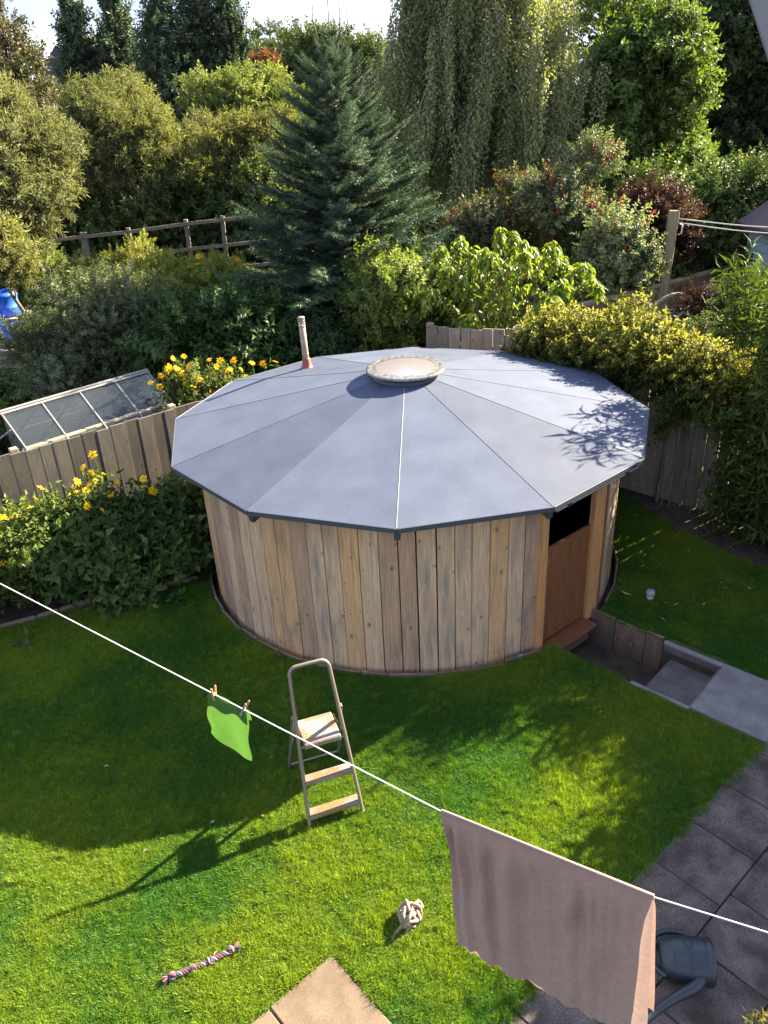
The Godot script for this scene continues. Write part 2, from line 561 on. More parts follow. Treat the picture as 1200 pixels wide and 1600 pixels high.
func materials() -> void:
	var hut_w := []
	for i in 6:
		hut_w.append(wood_texture(40 + i, Color(0.53, 0.375, 0.235), Color(0.32, 0.205, 0.12), [-0.06, 0.16, -0.15, 0.3, 0.03, 0.16][i], [5, 3, 6, 3, 4, 5][i], Color(0.25, 0.21, 0.175)))
	mats.hut_tex = hut_w
	var grey_w := []
	for i in 4:
		grey_w.append(wood_texture(70 + i, Color(0.34, 0.27, 0.19), Color(0.17, 0.13, 0.09), 0.6, 2, Color(0.23, 0.205, 0.17)))
	mats.grey_tex = grey_w
	mats.grey = []
	for i in 4:
		for k in 2:
			var t := [1.0, 0.84][k] as float
			mats.grey.append(wood_material(grey_w[i], Color(t, t, t)))
	mats.old_grey = []
	for i in 4:
		for k in 2:
			mats.old_grey.append(wood_material(grey_w[i], [Color(0.72, 0.735, 0.75), Color(0.60, 0.615, 0.63)][k]))
	var warm := wood_texture(90, Color(0.52, 0.26, 0.09), Color(0.36, 0.155, 0.045), 0.0, 3)
	mats.orange = wood_material(warm)
	mats.orange_dull = wood_material(warm, Color(0.64, 0.56, 0.50))
	var brown := wood_texture(95, Color(0.20, 0.12, 0.075), Color(0.09, 0.055, 0.035), 0.35, 2, Color(0.11, 0.09, 0.08))
	mats.brown = wood_material(brown)
	mats.shelf = wood_material(warm_pale(), Color(1, 1, 1))
	mats.stake = wood_material(grey_w[1], Color(1.0, 0.95, 0.85))
	mats.hut_side = []
	for t in hut_w:
		for k in 3:
			mats.hut_side.append(wood_material(t, [Color(1, 1, 1), Color(0.88, 0.86, 0.86), Color(1.0, 0.95, 0.86)][k]))
	# roof paint
	var roof_t := mineral_texture(5, Color(0.048, 0.060, 0.096), Color(0.074, 0.090, 0.136), 0.22, 512, 4.0, 0.6)
	mats.roof = []
	for k in 3:
		var m := mineral(roof_t, 2.3, 0.55, 0.02)
		m.metallic_specular = 0.22
		var t := [1.0, 0.93, 1.06][k] as float
		m.albedo_color = Color(t, t, t).clamp()
		var rn := NoiseTexture2D.new()
		rn.width = 512; rn.height = 512; rn.seamless = true
		rn.noise = noise(8 + k, 0.011, 4)
		var ramp := Gradient.new()
		ramp.set_color(0, Color(0.52, 0.52, 0.52)); ramp.set_color(1, Color(0.80, 0.80, 0.80))
		rn.color_ramp = ramp
		m.roughness = 1.0
		m.roughness_texture = rn
		mats.roof.append(m)
	mats.roof_edge = plain(Color(0.035, 0.043, 0.06), 0.5)
	mats.seam = plain(Color(0.05, 0.062, 0.095), 0.7)
	mats.seam_pale = plain(Color(0.34, 0.34, 0.34), 0.7)
	mats.black = plain(Color(0.012, 0.012, 0.013), 0.8)
	mats.inside = plain(Color(0.03, 0.024, 0.02), 0.9)
	mats.metal = plain(Color(0.42, 0.42, 0.43), 0.4, 0.9)
	mats.concrete = mineral(mineral_texture(21, Color(0.080, 0.073, 0.071), Color(0.125, 0.115, 0.11), 0.45, 384, 4.0, 1.0), 0.8, 0.85, 0.15)
	mats.concrete_pale = mineral(mineral_texture(22, Color(0.115, 0.107, 0.104), Color(0.18, 0.168, 0.162), 0.45, 384, 4.0, 1.0), 0.9, 0.85, 0.15)
	mats.slab_dark = []
	for k in 3:
		mats.slab_dark.append(mineral(mineral_texture(30 + k, Color(0.030, 0.022, 0.018), Color(0.108, 0.082, 0.070), 1.2, 384, 4.0, 1.1), [1.1, 0.93, 1.27][k], 0.9, 0.35))
	mats.slab_tan = mineral(mineral_texture(37, Color(0.068, 0.046, 0.030), Color(0.12, 0.088, 0.060), 0.7), 0.7, 0.9, 0.4)
	mats.soil = mineral(mineral_texture(44, Color(0.028, 0.02, 0.014), Color(0.075, 0.055, 0.038), 0.9), 0.6, 0.95, 1.2)
	mats.moss = mineral(mineral_texture(46, Color(0.018, 0.018, 0.010), Color(0.05, 0.055, 0.018), 0.9), 0.3, 0.95, 0.6)
	mats.turf = mineral(mineral_texture(47, Color(0.022, 0.042, 0.010), Color(0.05, 0.07, 0.018), 0.8), 1.3, 0.95, 0.8)
	mats.field = mineral(mineral_texture(49, Color(0.012, 0.018, 0.007), Color(0.034, 0.036, 0.015), 0.6), 5.0, 0.95, 0.5)
	mats.bark = mineral(mineral_texture(52, Color(0.06, 0.05, 0.04), Color(0.15, 0.125, 0.10), 0.5), 0.5, 0.9, 0.6)
	mats.bark_mid = mineral(mineral_texture(54, Color(0.13, 0.115, 0.09), Color(0.22, 0.20, 0.16), 0.4), 0.6, 0.85, 0.4)
	mats.bark_pale = mineral(mineral_texture(53, Color(0.28, 0.26, 0.21), Color(0.42, 0.39, 0.32), 0.4), 0.6, 0.85, 0.4)
	mats.leaf = leafy(Color(0.9, 1.0, 0.35), 0.8, 0.55, 0.28)
	mats.leaf_dark = leafy(Color(0.88, 1.0, 0.35), 0.66, 0.55, 0.25)
	mats.leaf_gloss = leafy(Color(0.88, 1.0, 0.35), 0.66, 0.52, 0.3)
	mats.needle = leafy(Color(0.7, 1.0, 0.5), 0.45, 0.55, 0.25)
	mats.grass = leafy(Color(0.95, 1.0, 0.12), 0.95, 0.5, 0.3)
	mats.petal = leafy(Color(1.0, 0.85, 0.1), 0.7, 0.6, 0.2)
	mats.glass = StandardMaterial3D.new()
	mats.glass.transparency = BaseMaterial3D.TRANSPARENCY_ALPHA
	mats.glass.albedo_color = Color(0.55, 0.60, 0.64, 0.055)
	mats.glass.roughness = 0.03
	# leaf shapes
	mats.s_broad = sprig(1, 16, 0.34, 0.17, 0.9, true)
	mats.s_fold = sprig(2, 13, 0.36, 0.20, 0.9)
	mats.s_round = sprig(3, 15, 0.26, 0.17, 0.85)
	mats.s_narrow = sprig(4, 20, 0.36, 0.075, 0.75, true)
	mats.s_tiny = sprig(5, 26, 0.20, 0.10, 0.8, true)
	mats.s_gold = sprig(6, 18, 0.24, 0.14, 0.8, false, Color(0.34, 0.52, 0.30, 0.36))
	mats.s_bamboo = sprig(7, 12, 0.62, 0.105, 0.7)

func warm_pale() -> ImageTexture:
	return wood_texture(99, Color(0.42, 0.33, 0.16), Color(0.30, 0.22, 0.10), 0.0, 1)

func outlines() -> void:
	# the hole that the hut and the entry pit make in the ground
	var ring := PackedVector2Array()
	for i in 64:
		var p := polar(TAU * i / 64.0, 2.17, 0)
		ring.append(Vector2(p.x, p.z))
	var rect := PackedVector2Array()
	for k in [[-0.7, 0.0], [1.2, 0.0], [1.2, 0.71], [-0.7, 0.71]]:
		var p: Vector3 = PIT + PIT_A * k[0] + PIT_B * k[1]
		rect.append(Vector2(p.x, p.z))
	if Geometry2D.is_polygon_clockwise(ring): ring.reverse()
	if Geometry2D.is_polygon_clockwise(rect): rect.reverse()
	hole_poly = Geometry2D.merge_polygons(ring, rect)[0]
	# the lawn
	for p in [[-6.0, -5.50], [-3.77, -6.31], [-1.95, -7.02], [-2.25, -7.9], [-1.6, -9.3], [0.3, -10.1], [1.6, -9.6], [2.9, -8.45], [3.25, -7.6], [3.62, -6.9], [4.2, -6.2], [4.6, -5.6], [3.35, -4.81], [2.727, -4.286], [1.64, -3.37], [0.541, -2.433], [-0.55, -1.51], [-6.0, -1.6]]:
		lawn_poly.append(Vector2(p[0], p[1]))

func sheet(outer: PackedVector2Array, y: float) -> ArrayMesh:
	# a level sheet with the hole left out, split along the hut's middle so that no polygon has a hole
	var st := begin()
	flat(st)
	for s in [-1.0, 1.0]:
		var half := PackedVector2Array([Vector2(HUT.x, -300), Vector2(HUT.x + s * 400.0, -300), Vector2(HUT.x + s * 400.0, 100), Vector2(HUT.x, 100)])
		for piece in Geometry2D.intersect_polygons(outer, half):
			for p in Geometry2D.clip_polygons(piece, hole_poly):
				var ix := Geometry2D.triangulate_polygon(p)
				for i in range(0, ix.size(), 3):
					var a := Vector3(p[ix[i]].x, y, p[ix[i]].y)
					var b := Vector3(p[ix[i + 1]].x, y, p[ix[i + 1]].y)
					var c := Vector3(p[ix[i + 2]].x, y, p[ix[i + 2]].y)
					if (b - a).cross(c - a).y < 0.0: tri(st, a, c, b)
					else: tri(st, a, b, c)
	return done(st)

func ground() -> void:
	tag(part("ground", sheet(PackedVector2Array([Vector2(-200, -260), Vector2(200, -260), Vector2(200, 60), Vector2(-200, 60)]), -0.02), mats.field), "", "", "", "structure")
	# subsoil under everything, and the cut bank round the hole
	var sub := begin()
	flat(sub)
	quad(sub, Vector3(-210, -0.5, 70), Vector3(210, -0.5, 70), Vector3(210, -0.5, -270), Vector3(-210, -0.5, -270))
	tag(part("subsoil", done(sub), mats.soil), "", "", "", "structure")
	var bank := begin()
	flat(bank)
	for i in hole_poly.size():
		var p := hole_poly[i]
		var q := hole_poly[(i + 1) % hole_poly.size()]
		quad(bank, Vector3(q.x, -0.5, q.y), Vector3(p.x, -0.5, p.y), Vector3(p.x, -0.003, p.y), Vector3(q.x, -0.003, q.y))
	tag(part("soil_bank", done(bank), mats.soil), "", "", "", "structure")
	tag(part("lawn", sheet(lawn_poly, 0.0), mats.turf), "", "", "", "structure")
	var bed := begin()
	flat(bed)
	var b := [Vector3(-6.2, -0.008, -5.4), Vector3(-1.9, -0.008, -7.0), Vector3(-2.1, -0.008, -8.9), Vector3(-6.2, -0.008, -6.0)]
	quad(bed, b[0], b[1], b[2], b[3])
	tag(part("flower_bed_soil", done(bed), mats.soil), "", "", "", "structure")
	var s2 := begin()
	flat(s2)
	var q := [Vector3(2.9, -0.008, -8.6), Vector3(3.2, -0.008, -7.5), Vector3(3.6, -0.008, -6.8), Vector3(4.3, -0.008, -6.0), Vector3(6.0, -0.008, -5.5), Vector3(5.6, -0.008, -6.6)]
	for i in range(1, 5): tri(s2, q[0], q[i], q[i + 1])
	tag(part("hedge_foot_soil", done(s2), mats.soil), "", "", "", "structure")
	# timber edging of the flower bed
	var edge := structure("bed_edging")
	var run := curve([Vector3(-6.2, 0.02, -5.42), Vector3(-3.77, 0.02, -6.31), Vector3(-2.95, 0.02, -6.72), Vector3(-1.98, 0.02, -7.03)], 4)
	for i in run.size() - 1:
		var f := between(run[i], run[i + 1])
		part("edging_log", boxx(Vector3(run[i].distance_to(run[i + 1]) + 0.004, 0.09, 0.05), 0.02, 0.08, 1.0 + rr(-0.2, 0.2)), mats.brown, edge, f.rotated_local(Vector3.RIGHT, rr(-0.1, 0.1)))

# ------------------------------------------------------------------ the hut
func roof_point(a: float, r: float, lift := 0.0) -> Vector3:
	return polar(a, r, EAVE + 0.47 * (1.0 - r / ROOF_R) + lift)

func hut() -> void:
	var o := thing("round_hut", "round timber clad garden hut with a twelve sided blue grey roof", "garden hut", HUT)
	var inv := Transform3D(Basis(), -HUT)
	# wall planks from the door's right frame all the way round to its left post
	var a0 := deg_to_rad(54.6)
	var a1 := deg_to_rad(388.2)
	var a := a0
	var seen := 0
	while a < a1 - 0.03:
		var w := minf(rr(0.138, 0.164), (a1 - a) * WALL_R)
		var mid := a + w / WALL_R * 0.5
		var top := EAVE + 0.035
		var h := top + 0.10 + rr(-0.01, 0.0)
		var wob := rr(-0.004, 0.005)
		var st := begin()
		box(st, Transform3D(), Vector3(w - (rr(0.002, 0.006) if r01() < 0.75 else rr(0.008, 0.013)), h, 0.022), 0.003, 0.08, rr(0.86, 1.14))
		var xf := Transform3D(Basis(Vector3.UP, mid) * Basis(Vector3.BACK, rr(-0.0035, 0.0035)), polar(mid, WALL_R + wob, top - h * 0.5) - HUT)
		part("wall_board", done(st), mats.hut_side[rng.randi() % mats.hut_side.size()], o, xf)
		a += w / WALL_R
		seen += 1
	var nails := begin()
	var na := a0 + 0.02
	while na < a1 - 0.03:
		for y in [0.12, 0.62, 1.44]:
			for s in [-0.012, 0.012]: lathe(nails, Transform3D(Basis(Vector3.UP, na + s) * Basis(Vector3.RIGHT, PI * 0.5), polar(na + s, WALL_R + 0.0145, y + rr(-0.015, 0.015)) - HUT), PackedVector2Array([Vector2(0.0035, -0.002), Vector2(0.0035, 0.002), Vector2(0, 0.0025)]), 6)
		na += 0.0725
	tag(part("nail_heads", done(nails), mats.black, o), "", "", "", "stuff")
	# the dark lining behind the planks, open at the door
	var ls := begin()
	flat(ls)
	var n := 60
	for i in n:
		var p := lerpf(a0 - 0.02, a1 + 0.02, float(i) / n)
		var q := lerpf(a0 - 0.02, a1 + 0.02, float(i + 1) / n)
		for r in [WALL_R - 0.03, WALL_R - 0.06]:
			quad(ls, polar(p, r, -0.1) - HUT, polar(q, r, -0.1) - HUT, polar(q, r, EAVE + 0.02) - HUT, polar(p, r, EAVE + 0.02) - HUT)
	part("inner_lining", done(ls), mats.inside, o)
	var fl := begin()
	lathe(fl, Transform3D(), PackedVector2Array([Vector2(0, -0.14), Vector2(WALL_R + 0.05, -0.14), Vector2(WALL_R + 0.05, -0.06), Vector2(0, -0.06)]), 48, true)
	part("hut_floor", done(fl), mats.inside, o)
	# roof: twelve panels with a thin fascia, rafter ends under the corners, seams
	var r0 := 0.30
	for k in 12:
		var p := PHASE + k * PI / 6.0
		var q := p + PI / 6.0
		var st := begin()
		flat(st)
		var g := 0.004 / ROOF_R
		var ga := 0.004 / r0
		var A := roof_point(p + ga * 0.5, r0); var B := roof_point(q - ga * 0.5, r0)
		var C := roof_point(q - g * 0.5, ROOF_R); var D := roof_point(p + g * 0.5, ROOF_R)
		var down := Vector3(0, -0.022, 0)
		quad(st, D, C, B, A)
		quad(st, D + down, A + down, B + down, C + down)
		quad(st, D + down, C + down, C, D)
		quad(st, A, B, B + down, A + down)
		quad(st, C + down, B + down, B, C)
		quad(st, A + down, D + down, D, A)
		part("roof_panel", done(st), mats.roof[[0, 1, 2, 0, 2, 1, 0, 1, 0, 2, 1, 2][k]], o, inv)
		# fascia strip
		var f := between(D - Vector3.UP * 0.024, C - Vector3.UP * 0.024, (roof_point(p + 0.26, 3.0) - roof_point(p + 0.26, 2.0)).normalized())
		var fs := begin()
		var mid := (C + D) * 0.5
		var outw := (mid - HUT) * Vector3(1, 0, 1)
		outw = outw.normalized()
		var tang := (C - D).normalized()
		box(fs, Transform3D(Basis(tang, Vector3.UP, tang.cross(Vector3.UP)), mid + Vector3.UP * -0.020 + outw * 0.006), Vector3(C.distance_to(D), 0.042, 0.010), 0.002)
		part("fascia", done(fs), mats.roof_edge, o, inv)
		# seam strip along the panel's first edge
		var ss := begin()
		var sa := roof_point(p, 0.36, 0.0015)
		var sb := roof_point(p, ROOF_R - 0.004, 0.0015)
		box(ss, between(sa, sb), Vector3(sa.distance_to(sb), 0.003, 0.0036 if k == 0 else 0.0045), 0.0)
		part("roof_seam", done(ss), mats.seam_pale if k == 0 else mats.seam, o, inv)
		# rafter
		var rs := begin()
		var ra := roof_point(p, 0.3, -0.075)
		var rb := roof_point(p, ROOF_R - 0.02, -0.075)
		box(rs, between(ra, rb), Vector3(ra.distance_to(rb), 0.10, 0.048), 0.004)
		part("rafter", done(rs), mats.roof_edge, o, inv)
	var us := begin()     # underlay, closes the joints between the panels
	lathe(us, Transform3D(Basis(), Vector3.ZERO), PackedVector2Array([Vector2(ROOF_R * 0.955, EAVE - 0.026 + 0.47 * 0.045), Vector2(0.2, EAVE + 0.47 * 0.915 - 0.026)]), 48)
	part("roof_underlay", done(us), mats.black, o)
	dome(o)
	door(o)
	flue()
	# edging boards set in the turf round the wall
	var ring := structure("hut_edging")
	var e := deg_to_rad(56.0)
	while e < deg_to_rad(386.0):
		var w := rr(0.22, 0.4)
		var m := e + w / 2.17 * 0.5
		part("edging_board", boxx(Vector3(w - 0.01, 0.16, 0.022), 0.004, 0.08, rr(0.5, 1.5)), mats.brown, ring, Transform3D(Basis(Vector3.UP, m) * Basis(Vector3.BACK, rr(-0.05, 0.05)), polar(m, 2.168 + rr(-0.006, 0.008), -0.045 + rr(-0.01, 0.012))))
		e += w / 2.17

func dome(o: Node3D) -> void:
	var y := EAVE + 0.47 * (1.0 - 0.37 / ROOF_R)
	var st := begin()
	lathe(st, Transform3D(), PackedVector2Array([Vector2(0.33, y - 0.05), Vector2(0.33, y + 0.075), Vector2(0.28, y + 0.075)]), 40)
	var d := part("skylight", done(st), mats.roof_edge, o)
	var rim := begin()
	var pr := PackedVector2Array()
	for p in [[0.28, 0.062], [0.375, 0.062], [0.386, 0.066], [0.390, 0.074], [0.387, 0.086], [0.378, 0.092], [0.362, 0.094], [0.335, 0.090], [0.315, 0.092], [0.295, 0.097]]: pr.append(Vector2(p[0], y + p[1]))
	lathe(rim, Transform3D(), pr, 56)
	var wet := mineral(mineral_texture(61, Color(0.05, 0.052, 0.055), Color(0.30, 0.30, 0.30), 0.6, 256, 6.0, 0.8), 0.35, 0.16, 0.05)
	wet.metallic = 0.35
	part("rim", done(rim), wet, d)
	var gl := begin()
	var pg := PackedVector2Array()
	for i in 9:
		var t := i / 8.0
		pg.append(Vector2(0.30 * (1.0 - t) if t < 1.0 else 0.0, y + 0.094 + 0.014 * sin(t * PI * 0.5)))
	lathe(gl, Transform3D(), pg, 48)
	var acrylic := plain(Color(0.150, 0.143, 0.152), 0.25)
	acrylic.clearcoat_enabled = true
	acrylic.clearcoat = 0.6
	acrylic.clearcoat_roughness = 0.12
	part("acrylic_dome", done(gl), acrylic, d)

func door(o: Node3D) -> void:
	var c := deg_to_rad(39.0)
	var nrm := Vector3(sin(c), 0, cos(c))
	var tan := Vector3(cos(c), 0, -sin(c))          # towards the door's right
	var B := Basis(tan, Vector3.UP, nrm)
	var at := func(t: float, y: float, n: float) -> Transform3D: return Transform3D(B, tan * t + Vector3.UP * y + nrm * n)
	part("door_frame", boxm(Vector3(0.075, 1.63, 0.10), 0.004, 0.04, 1.0), mats.orange, o, at.call(-0.372, 0.755, 2.058))
	part("door_frame", boxm(Vector3(0.15, 1.63, 0.06), 0.004, 0.08, 1.0), mats.orange, o, at.call(0.415, 0.755, 2.045))
	part("door_frame", boxm(Vector3(0.03, 1.63, 0.10), 0.004, 0.05, 1.1), mats.orange_dull, o, at.call(0.505, 0.755, 2.03))
	var d := part("door", boxm(Vector3(0.66, 0.05, 0.03), 0.003, 0.1, 0.0), mats.orange_dull, o, at.call(0.0, 0.93, 2.030))
	for i in 5:
		part("door_board", boxm(Vector3(0.130, 0.96, 0.024), 0.003, i * 0.07, i * 0.61), mats.orange_dull, d, Transform3D(Basis(), Vector3(-0.267 + i * 0.1335, -0.475, 0.0)))
	part("door_sill", boxx(Vector3(0.70, 0.035, 0.17), 0.004), mats.orange_dull, o, at.call(0.0, -0.062, 2.11))
	part("sill_board", boxx(Vector3(0.70, 0.15, 0.02), 0.003), mats.brown, o, at.call(0.0, -0.19, 2.10))
	# rod and brackets of a rolled shade under the eave above the door
	var p := PHASE + PI / 6.0
	var q := p + PI / 6.0
	var A := polar(p, ROOF_R - 0.02, EAVE - 0.075) - HUT
	var C := polar(q, ROOF_R - 0.02, EAVE - 0.075) - HUT
	var st := begin()
	bar(st, A.lerp(C, 0.05), A.lerp(C, 0.17), 0.010)
	bar(st, A.lerp(C, 0.19), A.lerp(C, 0.82), 0.011)
	bar(st, A.lerp(C, 0.84), A.lerp(C, 0.97), 0.010)
	var rod := part("eave_rod", done(st), mats.metal, o)
	for t in [0.18, 0.83]:
		var bs := begin()
		box(bs, Transform3D(Basis((C - A).normalized(), Vector3.UP, (C - A).normalized().cross(Vector3.UP)), A.lerp(C, t) + Vector3.UP * 0.016), Vector3(0.05, 0.06, 0.03), 0.004)
		part("bracket", done(bs), mats.black, rod)

func flue() -> void:
	var foot := Vector3(-0.797, 1.69, -8.80)
	var o := thing("stove_flue", "slim tan flue pipe with a red rubber collar on the hut roof", "flue pipe", foot)
	var lean := Transform3D(Basis(Vector3.BACK, 0.03), Vector3.ZERO)
	var st := begin()
	lathe(st, lean, PackedVector2Array([Vector2(0, 0.0), Vector2(0.036, 0.0), Vector2(0.036, 0.47), Vector2(0.0, 0.47)]), 16)
	for y in [0.16, 0.30]: lathe(st, lean, PackedVector2Array([Vector2(0.036, y), Vector2(0.040, y + 0.006), Vector2(0.036, y + 0.012)]), 16)
	var tan := mineral(mineral_texture(66, Color(0.22, 0.165, 0.11), Color(0.33, 0.27, 0.20), 0.3, 128), 0.3, 0.6, 0.05)
	part("pipe", done(st), tan, o)
	var cs := begin()
	lathe(cs, Transform3D(), PackedVector2Array([Vector2(0.078, -0.03), Vector2(0.08, -0.005), Vector2(0.062, 0.012), Vector2(0.054, 0.035), Vector2(0.05, 0.045), Vector2(0.047, 0.10), Vector2(0.040, 0.115), Vector2(0.036, 0.118)]), 20)
	part("collar", done(cs), plain(Color(0.24, 0.05, 0.035), 0.6), o)
	var ks := begin()
	lathe(ks, lean, PackedVector2Array([Vector2(0, 0.47), Vector2(0.038, 0.47), Vector2(0.038, 0.484), Vector2(0, 0.484)]), 16)
	for i in 8: bar(ks, lean * Vector3(cos(TAU * i / 8) * 0.034, 0.48, sin(TAU * i / 8) * 0.034), lean * Vector3(cos(TAU * i / 8) * 0.034, 0.57, sin(TAU * i / 8) * 0.034), 0.005, 0.005, 4)
	for y in [0.51, 0.54]: lathe(ks, lean, PackedVector2Array([Vector2(0.030, y), Vector2(0.040, y), Vector2(0.040, y + 0.008), Vector2(0.030, y + 0.008)]), 16)
	lathe(ks, lean, PackedVector2Array([Vector2(0, 0.565), Vector2(0.041, 0.565), Vector2(0.041, 0.58), Vector2(0, 0.585)]), 16)
	part("cowl", done(ks), plain(Color(0.22, 0.19, 0.16), 0.6), o)

func entry_pit() -> void:
	var o := structure("entry_pit")
	var B := Basis(PIT_A, Vector3.UP, PIT_A.cross(Vector3.UP))       # x out from the door, z across, away from the lawn in front
	var zs := -1.0 if PIT_A.cross(Vector3.UP).dot(PIT_B) < 0.0 else 1.0
	var at := func(a: float, y: float, b: float) -> Transform3D: return Transform3D(B, PIT + PIT_A * a + PIT_B * b + Vector3.UP * y)
	part("pit_floor", boxm(Vector3(1.5, 0.06, 0.80), 0.0), mats.soil, o, at.call(0.05, -0.37, 0.355))
	# near side: thin boards, only their top edges show from the house
	part("edging_board", boxm(Vector3(0.38, 0.36, 0.02), 0.003, 0.1, 0.2), mats.brown, o, at.call(0.11, -0.165, -0.011).rotated_local(Vector3.BACK, 0.015))
	part("edging_board", boxm(Vector3(0.40, 0.36, 0.02), 0.003, 0.4, 0.9), mats.brown, o, at.call(0.51, -0.17, -0.009))
	# far side: upright boards that hold back the turf
	var x := -0.08
	for w in [0.27, 0.30, 0.17]:
		part("retaining_board", boxm(Vector3(w - 0.008, 0.40, 0.03), 0.003, x, 0.3 + x), mats.brown, o, at.call(x + w * 0.5, -0.17 - rr(0, 0.015), 0.715))
		x += w
	part("kerb_slab", boxm(Vector3(0.50, 0.09, 0.04), 0.006), mats.concrete_pale, o, at.call(0.96, -0.012, -0.014))
	part("kerb_slab", boxm(Vector3(0.56, 0.24, 0.045), 0.008), mats.concrete_pale, o, at.call(0.955, -0.085, 0.725).rotated_local(Vector3.RIGHT, -0.45 * zs))
	part("step_slab", boxm(Vector3(0.455, 0.05, 0.70), 0.006), mats.concrete, o, at.call(0.97, -0.185, 0.352))
	part("riser", boxm(Vector3(0.03, 0.14, 0.70), 0.003), mats.brown, o, at.call(0.735, -0.275, 0.352))
	part("riser", boxm(Vector3(0.03, 0.17, 0.70), 0.003), mats.concrete, o, at.call(1.19, -0.10, 0.352))
	var p := structure("concrete_path")
	for i in 4:
		part("paving_slab", boxm(Vector3(0.595, 0.05, 0.70), 0.008), mats.concrete_pale, p, at.call(1.50 + i * 0.605, 0.005 - 0.002 * i, 0.352))

func fence_run(o: Node3D, origin: Vector3, a: Vector3, b: Vector3, h: float, w: float, gap: float, jitter: float, mset: Array, tilt := 0.0) -> void:
	var d := (b - a).normalized()
	var B := Basis(d, Vector3.UP, d.cross(Vector3.UP))
	var t := 0.0
	var l := a.distance_to(b)
	while t < l - 0.02:
		var bw := w * rr(0.88, 1.1)
		var hh := h + rr(-jitter, jitter)
		part("fence_board", boxm(Vector3(bw + (0.008 if tilt > 0.0 else -rr(0.3, 1.0) * gap), hh, 0.018), 0.002, 0.08, rr(0.88, 1.12)), mset[rng.randi() % mset.size()], o, Transform3D(B * Basis(Vector3.UP, tilt * rr(0.5, 1.3)) * Basis(Vector3.BACK, rr(-0.008, 0.008)), a + d * (t + bw * 0.5) + B.z * (rr(-0.002, 0.002) if tilt > 0.0 else rr(-0.005, 0.005)) + Vector3.UP * (hh * 0.5 - 0.03) - origin))
		t += bw
	var back := -B.z * 0.035 if B.z.dot(Vector3(0, 0, 1)) > 0 else B.z * 0.035
	for y in [0.35, h - 0.3]:
		var m := (a + b) * 0.5 + back
		part("fence_rail", boxx(Vector3(l, 0.07, 0.045), 0.003), mats.grey[2], o, Transform3D(B, m + Vector3.UP * y - origin))
	t = 0.0
	while t <= l + 0.01:
		part("fence_post", boxm(Vector3(0.08, h + 0.02, 0.08), 0.004), mats.grey[4], o, Transform3D(B, a + d * t + back * 2.9 + Vector3.UP * ((h + 0.02) * 0.5 - 0.03) - origin))
		t += minf(1.8, l)

func fences() -> void:
	var a := Vector3(-5.2, 0, -6.52)
	var b := Vector3(0.25, 0, -10.80)
	var o := thing("board_fence", "weathered grey brown upright board fence behind the flower bed left of the hut", "fence", a)
	fence_run(o, a, a, b, 1.33, 0.155, 0.012, 0.012, mats.old_grey, 0.012)
	var c := Vector3(0.70, 0, -10.35)
	var e := Vector3(1.78, 0, -9.92)
	var o2 := thing("board_fence", "short dark grey board fence behind the hut roof below the yellow green tree", "fence", c)
	fence_run(o2, c, c, e, 1.72, 0.15, 0.014, 0.02, mats.grey)
	var o3 := thing("board_fence", "tall shaded board fence with open gaps right of the hut under the golden bush", "fence", e)
	fence_run(o3, e, e, Vector3(3.2, 0, -8.5), 1.75, 0.15, 0.016, 0.02, mats.grey)
	fence_run(o3, e, Vector3(3.2, 0, -8.5), Vector3(5.4, 0, -6.42), 1.75, 0.155, 0.022, 0.03, mats.grey)

func patio() -> void:
	var o := structure("patio")
	var p := Vector3(-0.763, 0, 0.647)
	var q := Vector3(0.647, 0, 0.763)
	var start := Vector3(2.727, 0, -4.286)
	var B := Basis(p, Vector3.UP, p.cross(Vector3.UP))
	for row in 6:
		var q0 := -0.04 if row == 0 else 0.415 + (row - 1) * 0.455
		var w := 0.455
		var off: float = [0.54 - 0.455 * 3, 0.42 - 1.365, 0.62 - 1.365, 0.33 - 1.365, 0.5 - 1.365, 0.4 - 1.365][row]
		for i in 9:
			var mid := start + p * (off + (i + 0.5) * 0.455) + q * (q0 + w * 0.5)
			mid.y = 0.004 + rr(-0.003, 0.003)
			if mid.z > -0.9: continue
			part("paving_slab", boxm(Vector3(0.448, 0.04, 0.448), 0.006), mats.slab_dark[rng.randi() % 3], o, Transform3D(B * Basis(Vector3.RIGHT, rr(-0.005, 0.005)), mid))
	# the two stepping slabs sunk in the lawn
	var s := structure("stepping_stones")
	var tip := Vector3(-0.436, 0, -2.856)
	for i in 3:
		part("stepping_slab", boxm(Vector3(0.432, 0.04, 0.62), 0.008), mats.slab_tan, s, Transform3D(B, tip + p * (0.2175 + i * 0.437) + q * 0.31 + Vector3.UP * (0.004 - 0.003 * i)))
	# dark bedding that shows in the joints
	var st := begin()
	flat(st)
	var A := start - p * 1.2
	quad(st, A + q * 2.6 + Vector3.UP * 0.003 - Vector3.UP * 0.011, A - Vector3.UP * 0.008, A + p * 4.4 - Vector3.UP * 0.008, A + p * 4.4 + q * 2.6 - Vector3.UP * 0.008)
	tag(part("patio_bedding", done(st), mats.moss), "", "", "", "structure")

# ------------------------------------------------------------------ trees beyond the fences
func cone_clumps(base: Vector3, low: float, high: float, r: float, n: int, size: float) -> Array:
	var out := []
	for i in n:
		var t := (i + 0.5) / n
		var y := lerpf(low, high, t)
		var k := r * (1.0 - pow(t, 1.3)) + 0.05
		var a := i * 2.39996
		var s := size * lerpf(1.15, 0.4, t)
		out.append([base + Vector3(cos(a) * k * 0.75, y, sin(a) * k * 0.75), Vector3(s, s * 1.25, s)])
	return out

